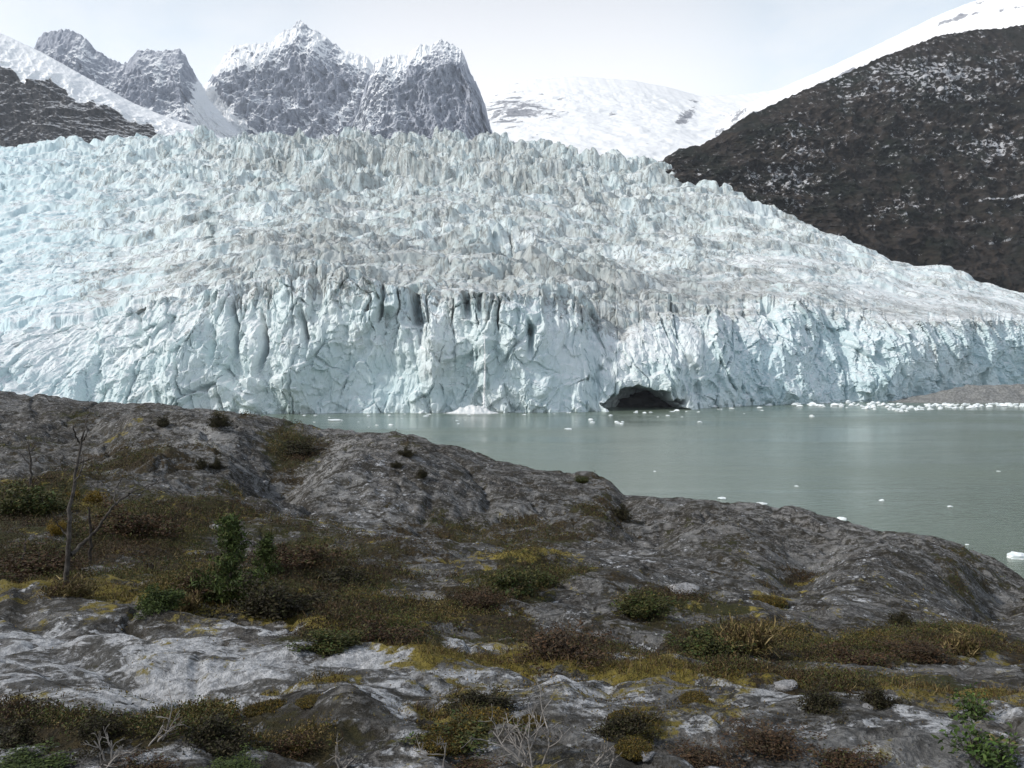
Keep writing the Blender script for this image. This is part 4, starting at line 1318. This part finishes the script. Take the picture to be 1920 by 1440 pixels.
def shrub_meshes(seed, w, h, nst, nleaf, leaf, cols, upright=.6, name="shrub", aspect=2.0):
    rg = np.random.default_rng(seed)
    paths, tips = [], []
    for i in range(nst):
        th = rg.uniform(0, 2 * math.pi); el = rg.uniform(.15, 1.0) ** (1 - .5 * upright) * (0.6 + .5 * math.sin(2 * th + seed) ** 2) * (1.35 if rg.random() < .12 else .85)
        d = np.array([math.cos(th) * w / 2, math.sin(th) * w / 2, 0]) * rg.uniform(.3, 1.15) * (.7 + .35 * math.sin(3 * th + seed * 2)) + np.array([0, 0, h * el])
        P = wander((rg.normal() * w * .06, rg.normal() * w * .06, -.03), d, np.linalg.norm(d), 6, .16, rg, .03)
        paths.append((P, np.linspace(.008, .002, 7) * max(h, .3) * 1.6))
        tips.append(P[2:])
        for b in range(3):
            j = rg.integers(2, 6)
            Q = wander(P[j], (P[j] - P[j - 1]) + rg.normal(size=3) * .07, np.linalg.norm(d) * rg.uniform(.25, .5), 4, .22, rg, .03)
            paths.append((Q, np.linspace(.004, .0012, 5) * max(h, .3) * 1.6)); tips.append(Q[1:])
    T = np.concatenate(tips)
    base = T[rg.integers(0, len(T), nleaf)] + rg.normal(size=(nleaf, 3)) * np.array([w, w, h]) * .055
    base[:, 2] = np.maximum(base[:, 2], 0.0)
    return tubes_mesh(name + "_stems", paths, 4), leaves_mesh(name + "_leaves", base, np.array([0, 0, .5 if aspect < 4 else 1.1]), leaf, cols, rg, aspect)


KINDS = {
    "olive": [shrub_meshes(31 + i, 1.0, .62, 26, 7500, .050, OLIVE + GREEN[:1], .5) for i in range(2)],
    "green": [shrub_meshes(41 + i, 1.0, .75, 26, 7500, .050, GREEN, .5) for i in range(2)],
    "brown": [shrub_meshes(51 + i, 1.0, .50, 34, 7000, .042, BROWN + RED[:1] + OLIVE[:1], .5) for i in range(2)],
    "dark": [shrub_meshes(61 + i, 1.0, .50, 26, 7000, .045, DARK + OLIVE[2:], .5) for i in range(2)],
    "red": [shrub_meshes(71 + i, 1.0, .55, 60, 4000, .040, RED + BROWN, .8) for i in range(2)],
    "straw": [shrub_meshes(81 + i, 1.0, .45, 60, 3600, .16, STRAW + BROWN[:1] + OLIVE[1:2], .8, aspect=9.0) for i in range(2)],
    "gold": [shrub_meshes(91, 1.0, .8, 30, 6000, .055, GOLD, .6)],
    "bright": [shrub_meshes(95 + i, 1.0, .8, 20, 620, .085, BRIGHT + GREEN[:1], .6) for i in range(2)],
}


def plant(kind, px, py, wpx, ratio, label, name="shrub", cat="shrub", group=None, k=0, sink=.02):
    """a shrub whose base sits on the ground seen at (px, py); wpx wide in the photo"""
    p = ground_at(px, py)
    w = wpx / F * p[1]
    base = {"olive": .62, "green": .75, "brown": .5, "dark": .5, "red": .55, "straw": .45, "gold": .8, "bright": .8}[kind]
    e = empty(name, (p[0], p[1], p[2] - sink), (px * .37) % 6.28, 1.0, label=label, category=cat)
    e.scale = (w * 1.15, w, w * ratio / base * (.72 if kind in ('dark', 'brown', 'red') and py > 1040 else .9))
    if group:
        e['group'] = group
    st, lf = KINDS[kind][k % len(KINDS[kind])]
    obj("stems", st, M['twig'], e)
    obj("foliage", lf, M['leaf'], e)
    return e


HG = "low heath shrubs on the rock"
for i, (kind, px, py, w, ra, lab) in enumerate(SHRUBS):
    plant(kind, px, py, w, ra, lab, "shrub", "shrub", HG, i)
for px, py, w, lab in ((178, 945, 36, "golden-yellow bush glowing beside the dead sapling's trunk"),
                       (106, 1003, 38, "golden-yellow bush on the left side of the dead sapling, lower than the other"),
                       (136, 934, 22, "small golden-yellow bush right behind the dead sapling's trunk")):
    plant("gold", px, py, w, .8, lab, "golden_bush", "shrub", "golden-yellow bushes by the dead sapling", 0)
plant("bright", 1825, 1345, 90, .75, "bright green leafy bush at the lower right edge of the slope, upper of two", "leafy_bush", "bush", "bright leafy bushes at lower right", 0)
plant("bright", 1850, 1432, 130, .75, "bright green leafy bush at the lower right corner, lower of two", "leafy_bush", "bush", "bright leafy bushes at lower right", 1)


# young conifer
def conifer(px, py, hpx, wpx, label, seed):
    p = ground_at(px, py)
    h = hpx / F * p[1]; w = wpx / F * p[1]
    rg = np.random.default_rng(seed)
    e = empty("young_conifer", (p[0], p[1], p[2] - .03), 0, 1, label=label, category="tree", group="young conifers in the hollow")
    trunk = wander((0, 0, 0), (0.02, 0, 1), h, 9, .03, rg)
    paths = []; lp = []
    n = 70
    for i in range(n):
        t = rg.uniform(.04, .97) ** .9
        q = trunk[0] + (np.array([np.interp(t * h, trunk[:, 2], trunk[:, 0]), np.interp(t * h, trunk[:, 2], trunk[:, 1]), t * h]))
        th = rg.uniform(0, 6.28)
        L = w * .66 * (1 - t) ** .85 * rg.uniform(.45, 1.2) + .03 * h
        d = np.array([math.cos(th), math.sin(th), .18 + .5 * t])
        P = wander(q, d, L, 6, .10, rg, .02)
        paths.append((P, np.linspace(.006, .0015, 7) * h * .9))
        m = int(30 + 130 * L / w)
        s = rg.uniform(.1, 1, m) * 6; i0 = np.minimum(s.astype(int), 5)
        lp.append(P[i0] + (P[i0 + 1] - P[i0]) * (s - i0)[:, None] + rg.normal(size=(m, 3)) * np.array([.035, .035, .02]) * h)
    obj("trunk", tubes_mesh("conifer_trunk", [(trunk, np.linspace(.022, .004, 10) * h)], 7), M['twig'], e)
    obj("branches", tubes_mesh("conifer_branches", paths, 4), M['twig'], e)
    obj("foliage", leaves_mesh("conifer_foliage", np.concatenate(lp), np.array([0, 0, .35]), .045 * h ** .5, GREEN + OLIVE[:1] + GREEN[:2], rg, 3.0), M['leaf'], e)


conifer(430, 1142, 178, 112, "young dark green conifer standing in the hollow, the taller of the two", 5)
conifer(493, 1086, 86, 62, "young dark green conifer behind the taller one's right side, the shorter of the two", 6)


# dead saplings
def px_path(D, pts, wob=0.0, seed=0):
    rg = np.random.default_rng(seed)
    out = []
    for k, (px, py) in enumerate(pts):
        d = D + wob * math.sin(k * 1.3 + seed)
        out.append(at(px, py, d))
    return np.array(out)


def densify(P, n, jit, seed):
    rg = np.random.default_rng(seed)
    t = np.linspace(0, len(P) - 1, n)
    Q = np.stack([np.interp(t, np.arange(len(P)), P[:, k]) for k in range(3)], 1)
    Q[1:] += rg.normal(size=(n - 1, 3)) * jit
    return Q


p0 = ground_at(118, 1117)
D0 = p0[1]
e = empty("dead_sapling", p0, 0, 1, label="tall bare dead sapling with two leaning stems on the mossy rock at left", category="dead tree")
off = np.array(p0)
tr = densify(px_path(D0, [(118, 1120), (124, 1060), (127, 1010), (130, 955), (137, 905), (146, 860), (152, 825), (158, 806)]), 22, .004, 1) - off
obj("trunk", tubes_mesh("dead_trunk", [(tr, np.linspace(.024, .006, 22))], 7), M['grey_wood'], e)
for k, (pts, r0) in enumerate([
    ([(130, 1040), (150, 1022), (175, 1000), (197, 968), (215, 945), (240, 925), (270, 912), (318, 900)], .018),
    ([(148, 868), (160, 862), (172, 858), (190, 862)], .009),
    ([(150, 835), (140, 815), (138, 800), (142, 792)], .008),
    ([(152, 828), (162, 815), (160, 790), (168, 770)], .007),
    ([(137, 905), (150, 885), (155, 860), (152, 845)], .008),
    ([(215, 945), (212, 925), (222, 905), (228, 895)], .007),
    ([(240, 925), (262, 925), (290, 905), (300, 892)], .006),
    ([(127, 1010), (112, 990), (100, 975), (96, 960)], .007),
]):
    P = densify(px_path(D0, pts, .12, k), 4 * len(pts), .004, k + 9) - off
    obj("branch", tubes_mesh("dead_branch", [(P, np.linspace(r0, .003, len(P)))], 6), M['grey_wood'], e)


def stick(px, py, tip, label, r, mat, group=None, twigs=()):
    p = ground_at(px, py)
    P = densify(px_path(p[1], [(px, py + 4), ((px + tip[0]) / 2 + 2, (py + tip[1]) / 2), tip]), 14, .004 * p[1] / 9, 3)
    paths = [(P - np.array(p), np.linspace(r, r * .45, 14))]
    for pts in twigs:
        Q = densify(px_path(p[1], pts), 10, .004, 4) - np.array(p)
        paths.append((Q, np.linspace(r * .5, r * .2, 10)))
    o = obj("dead_stick", tubes_mesh("dead_stick", paths, 6), mat, category="dead stem", label=label)
    o.location = p
    if group:
        o['group'] = group


DG = "dead stems on the left of the hill"
stick(166, 1056, (165, 950), "short dark dead stem standing behind the dead sapling", .026, M['char'], DG)
stick(33, 1068, (46, 1010), "short pale dead stem leaning at the left edge of the hill", .018, M['grey_wood'], DG)
stick(56, 915, (52, 828), "thin grey dead stem with side twigs on the left part of the ridge", .03, M['grey_wood'], DG, [[(54, 870), (42, 858), (36, 846)], [(53, 850), (62, 838), (66, 828)]])


# bare twig shrubs near the bottom edge
def bare_shrub(px, py, hpx, label, seed, n=7, lean=(0, 0)):
    p = ground_at(px, py)
    h = hpx / F * p[1]
    rg = np.random.default_rng(seed)
    paths = []

    def grow(q, d, L, r, lv):
        P = wander(q, d, L, 7, .16, rg, .02)
        paths.append((P, np.linspace(r, r * .55, 8)))
        if lv:
            for _ in range(3):
                j = rg.integers(3, 8)
                grow(P[j], (P[j] - P[j - 1]) / np.linalg.norm(P[j] - P[j - 1]) + rg.normal(size=3) * .55, L * rg.uniform(.4, .65), r * .55, lv - 1)
    for _ in range(n):
        d = rg.normal(size=3) * .55; d[2] = 1; d[0] += lean[0]
        grow((rg.normal() * .02, rg.normal() * .02, -.02), d, h * rg.uniform(.5, .85), .0042, 2)
    o = obj("bare_shrub", tubes_mesh("bare_shrub", paths, 5), M['pale_twig'], category="bare shrub", label=label, group="leafless twig shrubs along the bottom edge")
    o.location = p


bare_shrub(280, 1400, 80, "leafless pale twig shrub leaning right in front of the near slab at left", 21, 3, (.4, 0))
bare_shrub(200, 1443, 70, "leafless pale twig shrub at the bottom left, below the dark heath", 22, 5)
bare_shrub(1000, 1448, 130, "leafless grey twig shrub at the bottom edge in the middle, the largest bare one", 23, 8)
bare_shrub(830, 1445, 90, "leafless twig with a leaning stem at the bottom edge left of the largest bare one", 24, 2, (-.5, 0))
bare_shrub(1130, 1446, 70, "leafless twig shrub at the bottom edge right of the largest bare one", 25, 4)
bare_shrub(640, 1444, 60, "leafless twig shrub at the bottom edge beneath the pale boulder hump", 26, 4)


# moss cushions and loose stones
def cushion(px, py, wpx, ratio, label, seed):
    p = ground_at(px, py)
    w = wpx / F * p[1] / 2
    o = obj("moss_cushion", blob_mesh("moss_cushion", 1, .8, .36, seed, 5, .22, 2.6), M['moss'], category="moss", label=label, group="golden moss cushions on the near rock")
    o.location = (p[0], p[1], p[2] - w * .05)
    o.scale = (w, w * 1.1, w * ratio * 1.6)
    o.rotation_euler = (0, 0, seed)
    rg = np.random.default_rng(int(seed * 100) + 3)
    me = o.data
    co = np.empty(len(me.vertices) * 3, np.float32); me.vertices.foreach_get('co', co); co = co.reshape(-1, 3)
    co = co[co[:, 2] > 0]
    q = co[rg.integers(0, len(co), 5200)] * rg.uniform(.96, 1.06, (5200, 1)) + rg.normal(size=(5200, 3)) * .045
    obj("moss_tips", leaves_mesh("moss_tips", q, np.array([0, 0, 1.3]), .085, GOLD[2:] + STRAW[1:2] + OLIVE + GOLD[:1] + BROWN[:1], rg, 2.6), M['leaf'], o)


for i, a in enumerate([
    (503, 1336, 86, .5, "golden moss cushion alone on the pale near slab, left of centre"),
    (820, 1392, 110, .4, "long golden moss cushion in the lower middle, front one of the mossy group"),
    (905, 1362, 130, .35, "broad brownish moss cushion in the lower middle, behind the long golden one"),
    (560, 1406, 34, .6, "small bright golden moss cushion on the pale boulder hump"),
    (1190, 1412, 72, .55, "golden moss cushion at the bottom edge beside the small white stone"),
    (1175, 1352, 66, .5, "golden moss cap on the dark heath right of the small pale boulder"),
    (1000, 1357, 50, .5, "golden moss cushion just left of the small pale boulder"),
    (585, 1318, 60, .3, "flat golden moss cushion on the pale slab, right of the lone one"),
    (1440, 1132, 66, .4, "orange-tinted moss cushion on the grey rock in the right middle"),
    (1310, 1318, 70, .3, "flat ochre moss cushion in the right middle below the straw bush"),
]):
    cushion(*a, i * 1.9 + .3)


def stone(px, py, wpx, ratio, label, seed):
    p = ground_at(px, py)
    w = wpx / F * p[1] / 2
    o = obj("loose_stone", blob_mesh("loose_stone", 1, .8, .8, seed, 4, .3, 1.2, .7), M['stone'], category="stone", label=label, group="loose stones on the hill")
    o.location = (p[0], p[1], p[2])
    o.scale = (w, w, w * ratio)
    o.rotation_euler = (0, 0, seed)


for i, a in enumerate([
    (497, 908, 13, .9, "white stone lodged at the lower end of the ridge crease"),
    (478, 922, 16, .5, "flat pale stone below the white one at the ridge crease"),
    (402, 990, 26, .8, "pale stone beside the top of the young conifer"),
    (1215, 1420, 44, .5, "small white stone at the bottom edge touching a golden moss cushion"),
    (1280, 1110, 70, .5, "dark grey boulder in the middle of the right slope"),
    (958, 1157, 14, .6, "small white stone in front of the round olive bush"),
    (1630, 1330, 26, .4, "small white stone before the dark upright bush, lower right"),
    (1480, 1290, 60, .35, "pale flat stone on the right slope"),
]):
    stone(*a, i * 2.3 + .7)


# ------------------------------------------------------------------ ground cover (stuff)
def scatter(mask, n, rg, lo=0, px0=-120, px1=2040):
    """grid cells drawn with equal chance per picture area, then thinned by the mask"""
    jj = np.where((GR.c > px0) & (GR.c < px1))[0]
    i = rng.integers(40, GR.rows - 2, n * 6); j = rng.choice(jj, n * 6)
    keep = rg.random(n * 6) < np.clip(mask[i, j], 0, 1)
    i, j = i[keep][:n], j[keep][:n]
    a, b = rg.random(len(i))[:, None], rg.random(len(i))[:, None]
    P = np.stack([GR.X, GR.Y, GR.Z], -1)
    q = (P[i, j] * (1 - a) * (1 - b) + P[i + 1, j] * a * (1 - b) + P[i, j + 1] * (1 - a) * b + P[i + 1, j + 1] * a * b)
    return q, i, j


def ground_cover():
    rg = np.random.default_rng(77)
    hm = sstep(.50, .72, GR.heath + .06 * rg.normal(size=GR.heath.shape))
    q, i, j = scatter(hm, 52000, rg)
    # sprigs: several leaves round a short stem, size grows gently with distance so far mats stay thick
    d = q[:, 1]
    hgt = (0.020 + 0.0045 * d) * rg.uniform(.5, 1.3, len(q))
    K = 7
    u = rg.random((len(q), K))
    dirn = rg.normal(size=(len(q), 3)) * .45; dirn[:, 2] = 1
    pos = q[:, None] + dirn[:, None] * (hgt[:, None] * u)[..., None] + rg.normal(size=(len(q), K, 3)) * hgt[:, None, None] * .35
    pos[..., 2] = np.maximum(pos[..., 2], q[:, None, 2])
    size = np.repeat((.0065 + .0013 * d), K)
    pf = np.repeat(fbm(q[:, 0] / 1.7, q[:, 1] / 2.2, 51.0, 3) + .10 * rg.normal(size=len(q)), K)
    pk = np.digitize(pf, [-.22, -.06, .08, .22])
    fam = [RED + BROWN, BROWN + DARK + OLIVE[2:], OLIVE + BROWN[:1] + DARK[1:2], OLIVE[:2] + GREEN[:2] + STRAW[1:2], STRAW[:2] + GOLD[2:] + OLIVE[1:2]]
    tn = np.empty((len(pf), 3))
    for k_, f_ in enumerate(fam):
        m_ = pk == k_
        tn[m_] = np.array(f_)[rg.choice(len(f_), int(m_.sum()))]
    me = leaves_mesh("heath", pos.reshape(-1, 3), np.array([0, 0, .6]), size, tn, rg, 2.2)
    obj("heath_cover", me, M['leaf'], kind="stuff", category="heath", label="low brown and olive heath growing over the rock")
    # dry grass
    gm = sstep(.45, .8, GR.moss) * .5 + sstep(.5, .7, GR.heath) * .30
    q, i, j = scatter(gm, 40000, rg)
    d = q[:, 1]; n = len(q)
    L = (.025 + .0050 * d) * rg.uniform(.5, 1.4, n)
    dr = rg.normal(size=(n, 3)) * .45; dr[:, 2] = 1; dr /= np.linalg.norm(dr, axis=1)[:, None]
    e = np.cross(dr, rg.normal(size=(n, 3))); e /= np.linalg.norm(e, axis=1)[:, None]
    w = (.0008 + .00022 * d)[:, None]
    bend = rg.normal(size=(n, 3)) * .35; bend[:, 2] = -.1
    p1 = q + dr * (L * .55)[:, None]; p2 = p1 + (dr + bend) * (L * .5)[:, None]
    co = np.stack([q - e * w, q + e * w, p1 + e * w * .8, p1 - e * w * .8, p2 + e * w * .2, p2 - e * w * .2], 1).reshape(-1, 3)
    b = np.arange(n)[:, None] * 6
    f = np.concatenate([b + np.array([[0, 1, 2, 3]]), b + np.array([[3, 2, 4, 5]])], 0)
    me = bpy.data.meshes.new("dry_grass"); set_mesh(me, co, f, False)
    pal = STRAW + BROWN[:2] + OLIVE[:2] + STRAW[1:2]
    cc = np.array(pal)[rg.choice(len(pal), n)] * rg.uniform(.7, 1.2, (n, 1))
    set_attr(me, "tint", np.repeat(cc, 6, 0))
    obj("dry_grass", me, M['leaf'], kind="stuff", category="grass", label="short dry yellow grass among the moss and heath")
    # moss tufts: short leaves over the moss patches
    mm = sstep(.48, .7, GR.moss + .15 * rg.normal(size=GR.moss.shape)) * (1 - .6 * GR.far)
    q, i, j = scatter(mm, 90000, rg)
    d = q[:, 1]
    q[:, 2] += rg.random(len(q)) * (.004 + .0012 * d)
    me = leaves_mesh("moss_cover", q, np.array([0, 0, 1.2]), (.0045 + .0011 * d), STRAW[:2] + GOLD[:1] + GOLD[2:] + OLIVE[:2] + BROWN[:1] + OLIVE[:1], rg, 2.0)
    obj("moss_cover", me, M['leaf'], kind="stuff", category="moss", label="thin golden and olive moss spreading over the near rock")


ground_cover()
